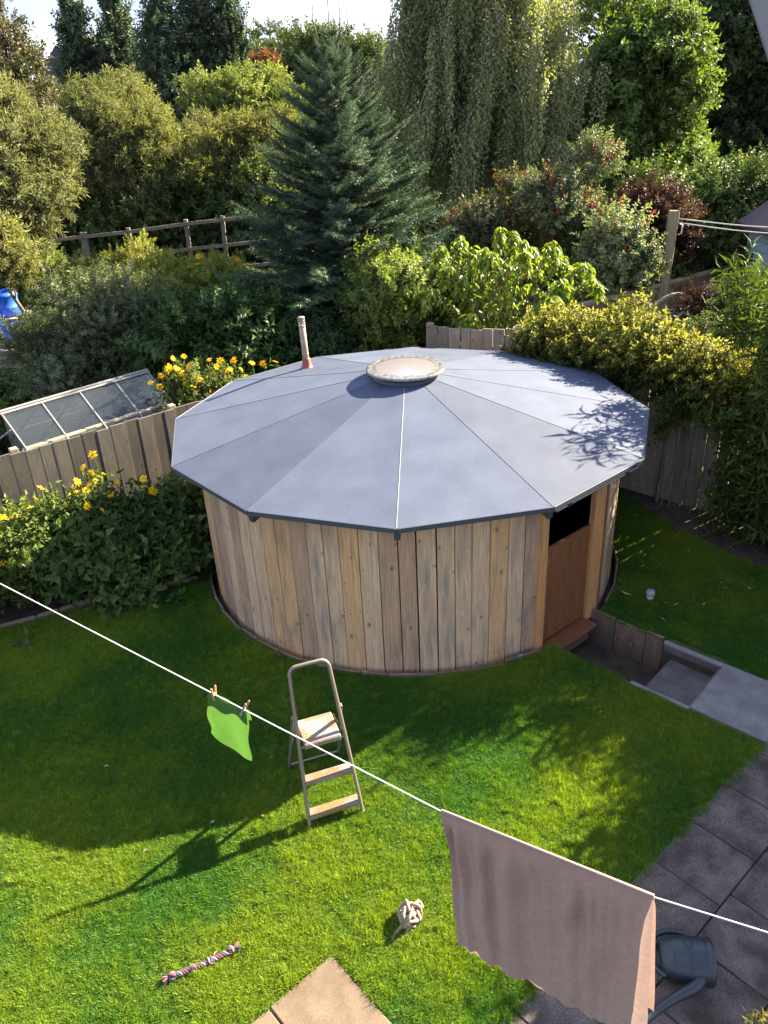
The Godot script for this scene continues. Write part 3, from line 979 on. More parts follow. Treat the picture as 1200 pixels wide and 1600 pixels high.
func far_trees() -> void:
	var dark_a := Color(0.045, 0.068, 0.040)
	var dark_b := Color(0.125, 0.155, 0.092)
	var row := "dark conifers on the skyline"
	for d in [
		[Vector3(-15.3, 0, -50), 9.6, 1.25, "slim dark conifer leftmost on the skyline"],
		[Vector3(-13.1, 0, -50), 10.2, 1.7, "dark conifer with a sharp tip second from left on the skyline"],
		[Vector3(-9.75, 0, -46), 9.5, 2.3, "broad dark conifer with a rounded top in the middle of the skyline row"],
		[Vector3(-8.15, 0, -47), 10.4, 1.6, "tall dark conifer right beside the broad round topped one"],
		[Vector3(-6.6, 0, -47), 9.5, 1.2, "narrow dark conifer rightmost of the skyline row"]]:
		tree("conifer", d[3], "tree", d[0], cone_clumps(d[0], 2.5, d[1], d[2], 34, 0.8), 2800, mats.s_broad, mats.needle, 0.35, 0.66, dark_a, dark_b, 0.22, row, 0.8)
	tree("conifer", "brownish ragged conifer at the top left corner", "tree", Vector3(-14.6, 0, -38), cone_clumps(Vector3(-14.6, 0, -38), 2.0, 9.4, 2.1, 24, 0.8), 1500, mats.s_broad, mats.needle, 0.35, 0.6, Color(0.065, 0.065, 0.032), Color(0.145, 0.121, 0.065), 0.2, "", 0.6)
	var oliv_a := Color(0.121, 0.133, 0.055)
	var oliv_b := Color(0.251, 0.251, 0.121)
	tree("willow_tree", "tall pale yellow green willow at the left edge", "tree", Vector3(-7.3, 0, -17.2), blob(Vector3(-7.35, 3.35, -17.1), Vector3(1.0, 1.7, 1.0), 32, 0.48, -0.85), 9500, mats.s_narrow, mats.leaf, 0.17, 0.33, Color(0.115, 0.125, 0.066), Color(0.25, 0.25, 0.15), 0.12, "", 0.1)
	tree("bush", "small yellow bush at the left edge in front of the willow", "bush", Vector3(-6.95, 0, -15.5), blob(Vector3(-7.05, 2.15, -15.7), Vector3(0.5, 0.5, 0.45), 9, 0.35, -0.9), 1300, mats.s_narrow, mats.leaf, 0.18, 0.32, Color(0.15, 0.16, 0.055), Color(0.28, 0.28, 0.13), 0.05)
	tree("willow_tree", "broad grey olive willow with pale bare limbs behind the rail fence", "tree", Vector3(-6.7, 0, -24.3), blob(Vector3(-6.9, 2.75, -24.2), Vector3(2.1, 1.95, 1.5), 52, 0.55, -0.98), 13000, mats.s_narrow, mats.leaf, 0.20, 0.38, oliv_a, oliv_b, 0.14, "", 0.45, mats.bark_pale)
	tree("willow_tree", "lower grey olive willow right of the broad one", "tree", Vector3(-5.4, 0, -26), blob(Vector3(-5.3, 2.2, -25.6), Vector3(1.6, 1.45, 1.2), 30, 0.52, -0.98), 7500, mats.s_narrow, mats.leaf, 0.20, 0.38, Color(0.114, 0.114, 0.056), Color(0.227, 0.218, 0.114), 0.1, "", 0.4, mats.bark_pale)
	tree("willow_tree", "yellow olive rounded tree close left of the spruce", "tree", Vector3(-3.5, 0, -24.5), blob(Vector3(-3.5, 2.45, -24.5), Vector3(1.4, 1.75, 1.1), 34, 0.5, -0.98), 9000, mats.s_narrow, mats.leaf, 0.20, 0.36, Color(0.121, 0.133, 0.049), Color(0.268, 0.259, 0.097), 0.1, "", 0.4)
	for d in [[-9.2, 1.6, "dark green bush under the willows at the left end of the rail fence"], [-6.9, 1.9, "dark green bush behind the middle of the rail fence"], [-4.7, 2.0, "dark glossy bush behind the right end of the rail fence"], [-2.9, 1.8, "dark bush behind the rail fence close to the spruce"]]:
		var c := Vector3(d[0], d[1] * 0.62, -23.4)
		tree("bush", d[2], "bush", Vector3(d[0], 0, -23.4), blob(c, Vector3(1.5, d[1] * 0.6, 0.9), 16, 0.6, -0.9), 2200, mats.s_broad, mats.leaf_dark, 0.25, 0.45, Color(0.041, 0.065, 0.023), Color(0.114, 0.154, 0.049), 0.08)
	tree("deciduous_tree", "dark round deciduous tree on the skyline right of the conifers", "tree", Vector3(-5.0, 0, -50), blob(Vector3(-5.2, 5.8, -50), Vector3(1.6, 1.6, 1.4), 20, 0.75, -0.8), 2200, mats.s_broad, mats.leaf_dark, 0.3, 0.55, Color(0.049, 0.073, 0.029), Color(0.121, 0.138, 0.065), 0.2)
	tree("red_tree", "small orange red tree in front of the skyline trees", "tree", Vector3(-4.45, 0, -42), blob(Vector3(-4.4, 5.75, -42), Vector3(0.32, 0.55, 0.4), 7, 0.25, -0.8), 450, mats.s_broad, mats.leaf, 0.22, 0.4, Color(0.130, 0.042, 0.026), Color(0.203, 0.091, 0.043), 0.1)
	tree("deciduous_tree", "yellow green rounded tree below the skyline left of the spruce top", "tree", Vector3(-4.6, 0, -36), blob(Vector3(-4.6, 4.1, -36), Vector3(1.6, 1.15, 1.3), 20, 0.65, -0.8), 3000, mats.s_broad, mats.leaf, 0.28, 0.48, Color(0.097, 0.138, 0.041), Color(0.244, 0.268, 0.089), 0.16)
	tree("deciduous_tree", "wide dark green tree on the skyline behind the spruce top", "tree", Vector3(-1.5, 0, -46), blob(Vector3(-1.5, 5.6, -46), Vector3(2.6, 1.5, 1.6), 26, 0.8, -0.8), 3200, mats.s_broad, mats.leaf_dark, 0.3, 0.52, Color(0.056, 0.089, 0.032), Color(0.145, 0.179, 0.073), 0.22)
	# the wood that fills the gaps far behind
	var wood := []
	for i in 64:
		var x := -34.0 + i * 1.08
		wood.append([Vector3(x, rr(1.2, 2.2), -58 + rr(-3, 3)), Vector3(1.5, rr(2.2, 3.0), 1.4)])
		wood.append([Vector3(x, rr(3.6, 4.7), -60 + rr(-3, 3)), Vector3(1.3, rr(1.2, 1.9), 1.3)])
	for i in 26:
		var x := -25.0 + i * 0.88
		wood.append([Vector3(x, rr(6.0, 7.3), -60 + rr(-3, 3)), Vector3(1.1, rr(1.0, 1.5), 1.1)])
	var got := spread_sprigs(wood, 15000, 0.5, 0.9, Color(0.045, 0.063, 0.030), Color(0.128, 0.143, 0.068), 0.4)
	var far := copies("distant_wood", mats.s_broad, mats.leaf_dark, got[0], got[1])
	tag(far, "mixed dark green wood closing the view behind the garden", "wood")
	var scrub := []
	for i in 44:
		scrub.append([Vector3(-16 + i * 0.75, rr(0.5, 1.5), -31 + rr(-1.5, 1.5)), Vector3(0.9, rr(0.8, 1.5), 0.8)])
	for i in 26:
		scrub.append([Vector3(-2.0 + i * 0.6, rr(0.4, 1.6), -25.5 + rr(-1.0, 1.0)), Vector3(0.8, rr(0.9, 1.5), 0.8)])
	got = spread_sprigs(scrub, 9000, 0.3, 0.5, Color(0.045, 0.068, 0.024), Color(0.128, 0.150, 0.060), 0.4)
	tag(copies("scrub", mats.s_broad, mats.leaf_dark, got[0], got[1]), "dense dark scrub behind the rail fence and under the birch", "scrub")
	house_far()
	spruce()
	birch()
	tree("deciduous_tree", "bright green leafy tree right of the weeping birch", "tree", Vector3(6.5, 0, -20.2), blob(Vector3(6.4, 3.7, -20.2), Vector3(1.5, 2.75, 1.2), 44, 0.48, -0.98), 5600, mats.s_fold, mats.leaf, 0.22, 0.40, Color(0.045, 0.080, 0.022), Color(0.150, 0.205, 0.055), 0.14, "", 0.3)
	var od := Vector3(10.7, 0, -26.0)
	tree("deciduous_tree", "huge dark green tree filling the top right corner", "tree", od, blob(Vector3(10.4, 4.4, -26.0), Vector3(3.5, 3.9, 1.6), 60, 0.9, -0.98), 9500, mats.s_broad, mats.leaf_dark, 0.30, 0.52, Color(0.028, 0.048, 0.022), Color(0.10, 0.13, 0.06), 0.3, "", 0.2)
	rail_fence()

func house_far() -> void:
	var o := thing("house", "tiny far house with a dark slate roof between the left conifers", "house", Vector3(-17.3, -1.15, -54))
	part("wall", boxm(Vector3(2.2, 7.6, 3.0), 0.02), plain(Color(0.30, 0.27, 0.24)), o, Transform3D(Basis(), Vector3(0, 3.8, 0)))
	var st := begin()
	flat(st)
	var a := Vector3(-1.2, 7.6, 1.6); var b := Vector3(1.2, 7.6, 1.6); var c := Vector3(1.2, 7.6, -1.6); var d := Vector3(-1.2, 7.6, -1.6)
	var e := Vector3(0, 9.0, 1.6); var f := Vector3(0, 9.0, -1.6)
	quad(st, a, e, f, d); quad(st, b, c, f, e); tri(st, a, b, e); tri(st, c, d, f)
	part("roof", done(st), plain(Color(0.045, 0.05, 0.065), 0.6), o)

func spruce() -> void:
	# one frond: an axis with paired twigs, all clad in needles
	var st := begin()
	flat(st)
	var twigs := [[Vector3.ZERO, Vector3(0, 1, 0)]]
	for i in 13:
		var t := 0.10 + i * 0.068
		for s in [-1.0, 1.0]:
			var l := 0.36 * (1.0 - t * 0.72) * rr(0.85, 1.15)
			twigs.append([Vector3(0, t, 0), Vector3(s * l * 0.78, t + l * 0.62, rr(-0.09, 0.02))])
	for tw in twigs:
		var a: Vector3 = tw[0]
		var b: Vector3 = tw[1]
		var n := int(a.distance_to(b) / 0.014)
		var d := (b - a).normalized()
		var x := side_of(d)
		var z := d.cross(x)
		for i in n:
			var t := float(i) / n
			var p := a.lerp(b, t)
			var an := i * 2.3
			var out := (x * cos(an) + z * sin(an) * 0.8 + d * 0.7).normalized()
			var w := d.cross(out).normalized() * 0.0085
			var k := rr(0.75, 1.2) * lerpf(0.8, 1.5, pow(t, 3.0))
			st.set_color(Color(k, k, k))
			tri(st, p - w, p + w, p + out * rr(0.045, 0.07))
	var frond := done(st)
	var base := Vector3(-0.42, 0, -13.0)
	var o := thing("spruce_tree", "dark blue green spruce with a slim pointed top behind the hut", "tree", base)
	var xfs: Array[Transform3D] = []
	var cols := PackedColorArray()
	var H := 5.25
	var h := 0.25
	var wood := begin()
	bar(wood, Vector3(0, -0.05, 0), Vector3(0.0, H * 0.97, 0.0), 0.085, 0.012, 8)
	while h < H:
		var t := h / H
		var L := 2.35 * pow(1.0 - t, 0.74) * rr(0.9, 1.08) + 0.07
		var n := int(lerpf(17, 8, t))
		var ph := rr(0, TAU)
		for i in n:
			var a := ph + TAU * i / n + rr(-0.2, 0.2)
			var l := L * rr(0.58, 1.18)
			var out := Vector3(cos(a), 0, sin(a))
			var lift := lerpf(-0.28, 0.75, pow(t, 1.2)) + rr(-0.1, 0.1)
			var d := (out + Vector3.UP * lift).normalized()
			var side := d.cross(Vector3.UP).normalized()
			var nz := side.cross(d).normalized()
			# each bough: three overlapping sprays, the last turned up at its tip
			var p := Vector3(0, h, 0)
			var cuts := [[0.18, 0.62, 0.0], [0.42, 0.62, 0.10], [0.66, 0.42, 0.30]]
			for q in cuts:
				var dd: Vector3 = (d + Vector3.UP * q[2]).normalized()
				for s in [-1.0, 0.0, 1.0]:
					var d2: Vector3 = (dd + side * s * 0.55 + rdir() * 0.10).normalized()
					var sx := d2.cross(Vector3.UP).normalized().rotated(d2, rr(-0.35, 0.35))
					var len: float = l * q[1] * (1.0 if s == 0.0 else 0.62) * rr(0.85, 1.1)
					if len < 0.08: len = 0.08
					xfs.append(Transform3D(Basis(sx * len, d2 * len, sx.cross(d2) * len), p + d * l * q[0]))
					var k := rr(0.0, 1.0)
					cols.append(Color(0.030, 0.052, 0.034).lerp(Color(0.125, 0.172, 0.100), k * k))
			if t < 0.9: bar(wood, p, p + d * l * 0.8, 0.016 * (1.0 - t) + 0.004, 0.003, 4)
		h += lerpf(0.21, 0.13, t) * rr(0.7, 1.25)
	part("trunk", done(wood), mats.bark, o)
	copies("crown", frond, mats.needle, xfs, cols, o)
	# bare leading shoots that stand above the crown
	var top := begin()
	for d in [[0.0, 0.62, 0.0], [-0.22, 0.4, 0.05], [0.16, 0.42, 0.0], [0.26, 0.3, 0.06]]:
		tube(top, curve([Vector3(d[0] * 0.4, H * 0.93, d[2]), Vector3(d[0], H + d[1] * 0.3, d[2]), Vector3(d[0] * 0.85, H + d[1], d[2])], 3), PackedFloat32Array([0.011, 0.010, 0.010, 0.009, 0.008, 0.006, 0.005]), 5)
	part("leading_shoot", done(top), mats.bark, o)
	# a young spruce in front of it
	var y := thing("spruce_sapling", "small young spruce with one upright shoot just behind the hut roof", "tree", Vector3(-0.60, 0, -11.0))
	var w2 := begin()
	bar(w2, Vector3.ZERO, Vector3(0, 1.5, 0), 0.018, 0.006, 6)
	part("trunk", done(w2), mats.bark, y)
	var x2: Array[Transform3D] = []
	var c2 := PackedColorArray()
	for i in 60:
		var t := i / 60.0
		var a := i * 2.4
		var d := (Vector3(cos(a), 0.45, sin(a))).normalized()
		var sx := d.cross(Vector3.UP).normalized()
		var len := 0.50 * (1.0 - t) + 0.12
		x2.append(Transform3D(Basis(sx * len, d * len, sx.cross(d) * len), Vector3(0, 0.2 + t * 1.05, 0)))
		c2.append(Color(0.035, 0.075, 0.035).lerp(Color(0.10, 0.16, 0.06), t))
	for i in 6:
		x2.append(Transform3D(Basis(Vector3(0.1, 0, 0).rotated(Vector3.UP, i), Vector3(0, 0.34, 0), Vector3(0, 0, 0.1).rotated(Vector3.UP, i)), Vector3(0, 1.18, 0)))
		c2.append(Color(0.13, 0.17, 0.05))
	copies("crown", frond, mats.needle, x2, c2, y)

func birch() -> void:
	var strands := []
	for v in 2:
		var st := begin()
		flat(st)
		st.set_color(Color(0.45, 0.35, 0.25))
		var sway := Vector3(rr(-0.12, 0.12), 0, rr(-0.12, 0.12))
		tri(st, Vector3(-0.004, 0, 0), Vector3(0.004, 0, 0), Vector3(0, -1, 0) + sway)
		tri(st, Vector3(0, 0, -0.004), Vector3(0, 0, 0.004), Vector3(0, -1, 0) + sway)
		for i in 64:
			var t := (i + 0.4) / 64.0
			var a := i * 2.4 + rr(-0.6, 0.6)
			var d := Vector3(cos(a), rr(-1.3, -0.2), sin(a)).normalized()
			var k := rr(0.6, 1.5)
			diamond(st, Vector3(0, -t, 0) + sway * t * t + Vector3(rr(-0.04, 0.04), 0, rr(-0.04, 0.04)), d, rdir(), rr(0.036, 0.062), rr(0.024, 0.040), Color(k, k, k))
		strands.append(done(st))
	var base := Vector3(2.75, 0, -19.6)
	var o := thing("weeping_birch", "big weeping birch with hanging strands of small pale leaves above the shrubs", "tree", base)
	var wood := begin()
	var trunk := curve([Vector3(0, -0.1, 0), Vector3(0.05, 2.4, 0), Vector3(-0.12, 4.0, 0.05), Vector3(-0.35, 5.8, 0.0), Vector3(-0.2, 7.6, 0.0)], 5)
	var rad := PackedFloat32Array()
	for i in trunk.size(): rad.append(lerpf(0.20, 0.05, float(i) / trunk.size()))
	tube(wood, trunk, rad, 9)
	tube(wood, curve([Vector3(-0.02, 3.2, 0.02), Vector3(0.45, 4.4, 0.15), Vector3(0.95, 6.2, 0.2)], 5), PackedFloat32Array([0.11, 0.10, 0.09, 0.085, 0.08, 0.07, 0.06, 0.05, 0.04, 0.03, 0.02]), 8)
	var sets := [[[], PackedColorArray()], [[], PackedColorArray()]]
	for i in 44:
		var t := (i + 0.5) / 44.0
		var h0 := 2.6 + 4.6 * t
		var a := i * 2.39996
		var out := Vector3(cos(a) * 1.15, 0, sin(a) * 0.8)
		var L := lerpf(2.5, 1.3, t) * rr(0.75, 1.15)
		var from := trunk[clampi(int(h0 / 7.6 * trunk.size()), 0, trunk.size() - 1)]
		from.y = h0
		var pts := curve([from, from + out * L * 0.45 + Vector3.UP * rr(0.4, 0.9), from + out * L * 0.85 + Vector3.UP * rr(0.2, 0.7), from + out * L * 1.1 + Vector3.UP * rr(-0.6, -0.1)], 5)
		tube(wood, pts, PackedFloat32Array([0.05, 0.047, 0.044, 0.04, 0.037, 0.034, 0.03, 0.027, 0.024, 0.02, 0.017, 0.014, 0.012, 0.01, 0.008, 0.006]), 5, false)
		var tone := r01()
		for j in 58:
			var k := rr(0.12, 1.0)
			var p: Vector3 = pts[mini(int(k * (pts.size() - 1)), pts.size() - 2)].lerp(pts[mini(int(k * (pts.size() - 1)) + 1, pts.size() - 1)], fmod(k * (pts.size() - 1), 1.0)) + Vector3(rr(-0.22, 0.22), rr(-0.1, 0.15), rr(-0.22, 0.22))
			var len := minf(rr(0.9, 2.2), p.y - 1.2)
			var down := (Vector3.UP + Vector3(rr(-0.05, 0.16), 0, rr(-0.1, 0.1))).normalized()
			var x := side_of(down).rotated(down, rr(0, TAU))
			var which := rng.randi() % 2
			var wide := rr(1.0, 1.7)
			sets[which][0].append(Transform3D(Basis(x * wide, down * len, x.cross(down) * wide), p))
			sets[which][1].append(Color(0.145, 0.165, 0.062).lerp(Color(0.42, 0.44, 0.25), clampf(tone * 0.6 + r01() * 0.5, 0, 1)))
	part("trunk", done(wood), mats.bark_mid, o)
	for v in 2:
		var xs: Array[Transform3D] = []
		xs.assign(sets[v][0])
		copies("hanging_strands", strands[v], mats.leaf, xs, sets[v][1], o)

func rail_fence() -> void:
	var o := thing("rail_fence", "grey timber post and rail fence below the willows", "fence", Vector3(-10.6, 0, -21.5))
	var tops := [[-10.6, 1.36], [-8.811, 1.495], [-7.384, 1.584], [-6.216, 1.637], [-4.709, 1.767], [-3.78, 1.815], [-2.4, 1.89], [-1.0, 1.95]]
	for i in tops.size():
		var p: Array = tops[i]
		var thick := 0.16 if i == 2 else 0.10
		part("fence_post", boxm(Vector3(thick, p[1] + 0.08, 0.10), 0.006), mats.grey[1], o, Transform3D(Basis(Vector3.BACK, rr(-0.03, 0.03)), Vector3(p[0] + 10.6, (p[1] + 0.08) * 0.5, 0)))
	for drop in [0.0, 0.62, 1.2]:
		for i in tops.size() - 1:
			var a := Vector3(tops[i][0] + 10.6, tops[i][1] - 0.02 - drop, 0.075)
			var b := Vector3(tops[i + 1][0] + 10.6, tops[i + 1][1] - 0.02 - drop, 0.075)
			part("fence_rail", boxx(Vector3(a.distance_to(b) - 0.01, 0.085, 0.04), 0.004), mats.grey[3], o, between(a, b))

# ------------------------------------------------------------------ shrubs round the hut
func near_plants() -> void:
	tree("shrub", "large grey green shrub above the glass cold frame on the left", "shrub", Vector3(-4.2, 0, -11.9), blob(Vector3(-4.08, 1.02, -11.9), Vector3(1.02, 0.95, 0.9), 34, 0.42, -0.95), 7200, mats.s_tiny, mats.leaf_dark, 0.17, 0.30, Color(0.050, 0.071, 0.037), Color(0.171, 0.194, 0.109), 0.06, "", 0.4)
	tree("shrub", "dark green laurel between the big grey green shrub and the spruce", "shrub", Vector3(-2.3, 0, -11.4), blob(Vector3(-2.3, 1.0, -11.4), Vector3(0.95, 0.85, 0.8), 24, 0.4, -0.95), 4000, mats.s_fold, mats.leaf_gloss, 0.16, 0.28, Color(0.023, 0.054, 0.019), Color(0.078, 0.132, 0.034), 0.05, "", 0.5)
	tree("shrub", "dark low shrub at the foot of the spruce", "shrub", Vector3(-1.1, 0, -11.2), blob(Vector3(-0.9, 0.85, -11.6), Vector3(1.0, 0.8, 0.6), 16, 0.36, -0.95), 2600, mats.s_fold, mats.leaf_dark, 0.14, 0.25, Color(0.022, 0.046, 0.019), Color(0.078, 0.116, 0.039), 0.04, "", 0.4)
	tree("hedge", "sunlit yellow green hedge with orange flowers beyond the laurel", "hedge", Vector3(-3.4, 0, -16), blob(Vector3(-3.4, 0.95, -16), Vector3(1.75, 0.6, 0.9), 28, 0.42, -0.9), 4200, mats.s_tiny, mats.leaf, 0.2, 0.34, Color(0.116, 0.155, 0.031), Color(0.326, 0.326, 0.078), 0.05, "", 0.5)
	tree("bush", "round clipped yellow green bush in front of the rail fence", "bush", Vector3(-5.0, 0, -17.5), blob(Vector3(-5.0, 1.15, -17.5), Vector3(0.55, 0.62, 0.5), 12, 0.28, -0.9), 1700, mats.s_tiny, mats.leaf, 0.14, 0.24, Color(0.116, 0.139, 0.031), Color(0.295, 0.295, 0.078), 0.05, "", 0.5)
	tree("hedge", "low clipped yellow green hedge at the left edge below the rail fence", "hedge", Vector3(-7.3, 0, -17.8), blob(Vector3(-7.3, 0.8, -17.8), Vector3(1.5, 0.75, 0.6), 20, 0.36, -0.9), 2800, mats.s_tiny, mats.leaf, 0.16, 0.28, Color(0.078, 0.116, 0.023), Color(0.217, 0.240, 0.062), 0.05, "", 0.5)
	tree("bush", "straggly brown and green bush left of the sunlit hedge", "bush", Vector3(-4.6, 0, -15.2), blob(Vector3(-4.6, 0.75, -15.2), Vector3(0.9, 0.6, 0.7), 12, 0.34, -0.9), 1700, mats.s_tiny, mats.leaf, 0.18, 0.32, Color(0.093, 0.101, 0.039), Color(0.248, 0.217, 0.093), 0.04, "", 0.5)
	tree("bush", "dim green bush at the left edge behind the blue barrels", "bush", Vector3(-5.2, 0, -14.0), blob(Vector3(-5.15, 0.9, -13.8), Vector3(0.7, 0.95, 0.6), 12, 0.36, -0.9), 2000, mats.s_tiny, mats.leaf_dark, 0.16, 0.28, Color(0.062, 0.078, 0.031), Color(0.171, 0.186, 0.070), 0.04, "", 0.5)
	tree("bush", "low dark weeds left of the cold frame", "bush", Vector3(-5.9, 0, -11.2), blob(Vector3(-5.7, 0.25, -11.0), Vector3(1.0, 0.45, 1.0), 14, 0.3, -0.5), 1900, mats.s_fold, mats.leaf_dark, 0.14, 0.26, Color(0.039, 0.078, 0.023), Color(0.109, 0.155, 0.046), 0.02, "", 0.5)
	tree("shrub", "light green leafy bush in front of the spruce on its right side", "shrub", Vector3(0.1, 0, -11.4), blob(Vector3(0.1, 1.55, -11.5), Vector3(0.42, 1.0, 0.4), 16, 0.22, -0.95), 1900, mats.s_round, mats.leaf, 0.14, 0.25, Color(0.093, 0.139, 0.031), Color(0.310, 0.372, 0.093), 0.035, "", 0.6)
	tree("shrub", "small leaved dull green shrub between the spruce and the yellow green tree", "shrub", Vector3(0.7, 0, -11.9), blob(Vector3(0.85, 1.3, -11.9), Vector3(0.7, 0.95, 0.5), 18, 0.32, -0.95), 2800, mats.s_round, mats.leaf_dark, 0.13, 0.24, Color(0.046, 0.085, 0.028), Color(0.155, 0.202, 0.070), 0.035, "", 0.6)
	for d in [
		["tall shrub with reddish shoots and pale green leaves behind the yellow green tree", Vector3(3.75, 1.95, -15.2), Vector3(0.9, 1.1, 0.7), Color(0.078, 0.109, 0.046), Color(0.310, 0.333, 0.186), Color(0.24, 0.075, 0.05, 0.15)],
		["shrub with dusky red leaves left of the tall reddish shrub", Vector3(2.3, 1.75, -15.6), Vector3(0.9, 0.95, 0.6), Color(0.078, 0.093, 0.046), Color(0.248, 0.248, 0.132), Color(0.20, 0.075, 0.06, 0.18)],
		["pale leaved loose shrub left of the timber clothes post", Vector3(3.75, 1.7, -12.6), Vector3(0.5, 0.8, 0.5), Color(0.078, 0.116, 0.046), Color(0.341, 0.372, 0.202), Color(0.279, 0.078, 0.062, 0.06)]]:
		var c: Vector3 = d[1]
		tree("shrub", d[0], "shrub", Vector3(c.x, 0, c.z), blob(c, d[2], 20, 0.32, -0.95), 3300, mats.s_round, mats.leaf_gloss, 0.14, 0.26, d[3], d[4], 0.04, "", 0.75, null, d[5])
	tree("shrub", "dark purple leaved shrub right behind the clothes post", "shrub", Vector3(4.75, 0, -13.6), blob(Vector3(4.80, 2.3, -13.6), Vector3(0.42, 0.5, 0.4), 12, 0.24, -0.9), 1300, mats.s_tiny, mats.leaf_dark, 0.18, 0.30, Color(0.036, 0.020, 0.021), Color(0.085, 0.042, 0.040), 0.04)
	tree("ivy_hedge", "tall rounded ivy covered hedge at the right edge below the dark tree", "hedge", Vector3(6.2, 0, -14.6), blob(Vector3(6.0, 2.0, -14.6), Vector3(2.0, 1.15, 0.9), 34, 0.48, -0.95), 6500, mats.s_round, mats.leaf_gloss, 0.17, 0.30, Color(0.034, 0.070, 0.022), Color(0.132, 0.186, 0.054), 0.08, "", 0.3, null, Color(0.295, 0.264, 0.078, 0.12))
	tree("bush", "green bush behind the clothes post foot", "bush", Vector3(4.35, 0, -13.4), blob(Vector3(4.35, 1.4, -13.4), Vector3(0.8, 0.6, 0.4), 12, 0.3, -0.9), 1500, mats.s_round, mats.leaf_dark, 0.14, 0.24, Color(0.046, 0.085, 0.028), Color(0.155, 0.217, 0.062), 0.04)
	tree("acer_shrub", "low spreading dark purple acer below the driftwood", "shrub", Vector3(4.9, 0, -11.1), blob(Vector3(4.98, 1.42, -11.2), Vector3(0.40, 0.30, 0.40), 12, 0.20, -0.7), 1100, mats.s_tiny, mats.leaf_dark, 0.12, 0.22, Color(0.026, 0.013, 0.017), Color(0.075, 0.032, 0.038), 0.03)
	tree("bush", "dark bush behind the golden hedge on the right", "bush", Vector3(4.6, 0, -9.6), blob(Vector3(4.7, 0.95, -9.6), Vector3(0.9, 0.65, 0.6), 12, 0.32, -0.8), 1700, mats.s_round, mats.leaf_dark, 0.14, 0.25, Color(0.031, 0.054, 0.022), Color(0.109, 0.139, 0.046), 0.04)
	cherry()
	golden_bush()
	bamboo()
	# hedges outside the picture on the right, which shade the paving
	var hc := []
	for i in 12:
		var p := Vector3(5.5, 0, -6.15).lerp(Vector3(4.2, 0, -4.35), i / 11.0)
		for y in [0.4, 0.95, 1.5, 1.85]: hc.append([p + Vector3(rr(0, 0.3), y, rr(-0.1, 0.1)), Vector3(0.45, 0.48, 0.45)])
	tree("hedge", "tall green garden hedge right of the paving", "hedge", Vector3(5.2, 0, -5.6), hc, 4200, mats.s_fold, mats.leaf_dark, 0.22, 0.34, Color(0.031, 0.062, 0.022), Color(0.093, 0.139, 0.046), 0.05)

func cherry() -> void:
	var base := Vector3(1.75, 0, -11.1)
	var o := thing("cherry_tree", "small tree with long drooping yellow green leaves behind the hut", "tree", base)
	var wood := begin()
	var spots := []
	for i in 30:
		var a := i * 2.39996
		var rad := sqrt((i + 0.5) / 30.0)
		var tip := Vector3(cos(a) * 1.3 * rad, 2.62 - 0.75 * rad * rad + rr(-0.22, 0.14), sin(a) * 0.75 * rad)
		var pts := curve([Vector3(0, 0.5, 0), Vector3(tip.x * 0.35, 1.35, tip.z * 0.35), tip + Vector3(0, 0.05, 0), tip + Vector3(tip.x * 0.14, -0.12, tip.z * 0.14)], 6)
		tube(wood, pts, PackedFloat32Array([0.03, 0.028, 0.026, 0.024, 0.022, 0.02, 0.018, 0.016, 0.014, 0.012, 0.011, 0.010, 0.009, 0.008, 0.007, 0.006, 0.005, 0.004, 0.004]), 5, false)
		for j in range(7, pts.size()):
			for n in 12:
				var out := Vector3(rr(-1, 1), 0, rr(-1, 1)).normalized()
				spots.append([pts[j] + rdir() * 0.05, (out + Vector3.DOWN * rr(0.1, 1.1)).normalized()])
	bar(wood, Vector3(0, -0.05, 0), Vector3(0, 0.6, 0), 0.05, 0.04, 8)
	part("trunk", done(wood), mats.bark, o)
	var kinds := []
	for v in 4:
		var st := begin()
		flat(st)
		var l := 1.0
		var prev := [Vector3.ZERO, Vector3.ZERO, Vector3.ZERO]
		var tone := [1.0, 0.85, 1.15, 1.0][v] as float
		st.set_color(Color(tone, tone, tone))
		var n := 5
		for i in range(1, n + 1):
			var t := float(i) / n
			var w := 0.17 * sin(PI * pow(t, 0.8)) if i < n else 0.0
			var c := Vector3(0, t, -0.28 * t * t * [1.0, 0.6, 1.3, 0.9][v])
			var now := [c + Vector3(w, 0, w * 0.35), c, c + Vector3(-w, 0, w * 0.35)]
			quad(st, prev[0], now[0], now[1], prev[1]); quad(st, prev[1], now[1], now[2], prev[2])
			prev = now
		kinds.append(done(st))
	var tints := []
	for c in [Color(0.18, 0.25, 0.028), Color(0.26, 0.32, 0.04), Color(0.12, 0.20, 0.025), Color(0.32, 0.28, 0.04), Color(0.32, 0.11, 0.03)]:
		var m := leafy(Color(0.95, 1.0, 0.25), 0.85, 0.42, 0.4)
		m.albedo_color = c.linear_to_srgb()
		mats["cherry_%d" % tints.size()] = m
		tints.append(m)
	# those nearest the eye one by one, the rest together
	spots.sort_custom(func(p, q): return p[0].z > q[0].z)
	var xfs: Array[Transform3D] = []
	var cols := PackedColorArray()
	for i in spots.size():
		var d: Vector3 = spots[i][1]
		var x := d.cross(Vector3.UP).normalized().rotated(d, rr(-0.5, 0.5))
		var s := rr(0.085, 0.15)
		var xf := Transform3D(Basis(x * s, d * s, x.cross(d) * s), spots[i][0])
		var pick := rng.randi() % 20
		if i < 290: part("leaf", kinds[rng.randi() % 4], tints[0 if pick < 8 else (1 if pick < 14 else (2 if pick < 18 else (3 if pick < 19 else 4)))], o, xf)
		else:
			xfs.append(xf)
			cols.append(Color(0.12, 0.19, 0.025).lerp(Color(0.26, 0.32, 0.04), r01()))
	copies("foliage", kinds[0], leafy(Color(0.95, 1.0, 0.25), 0.85, 0.42, 0.4), xfs, cols, o)

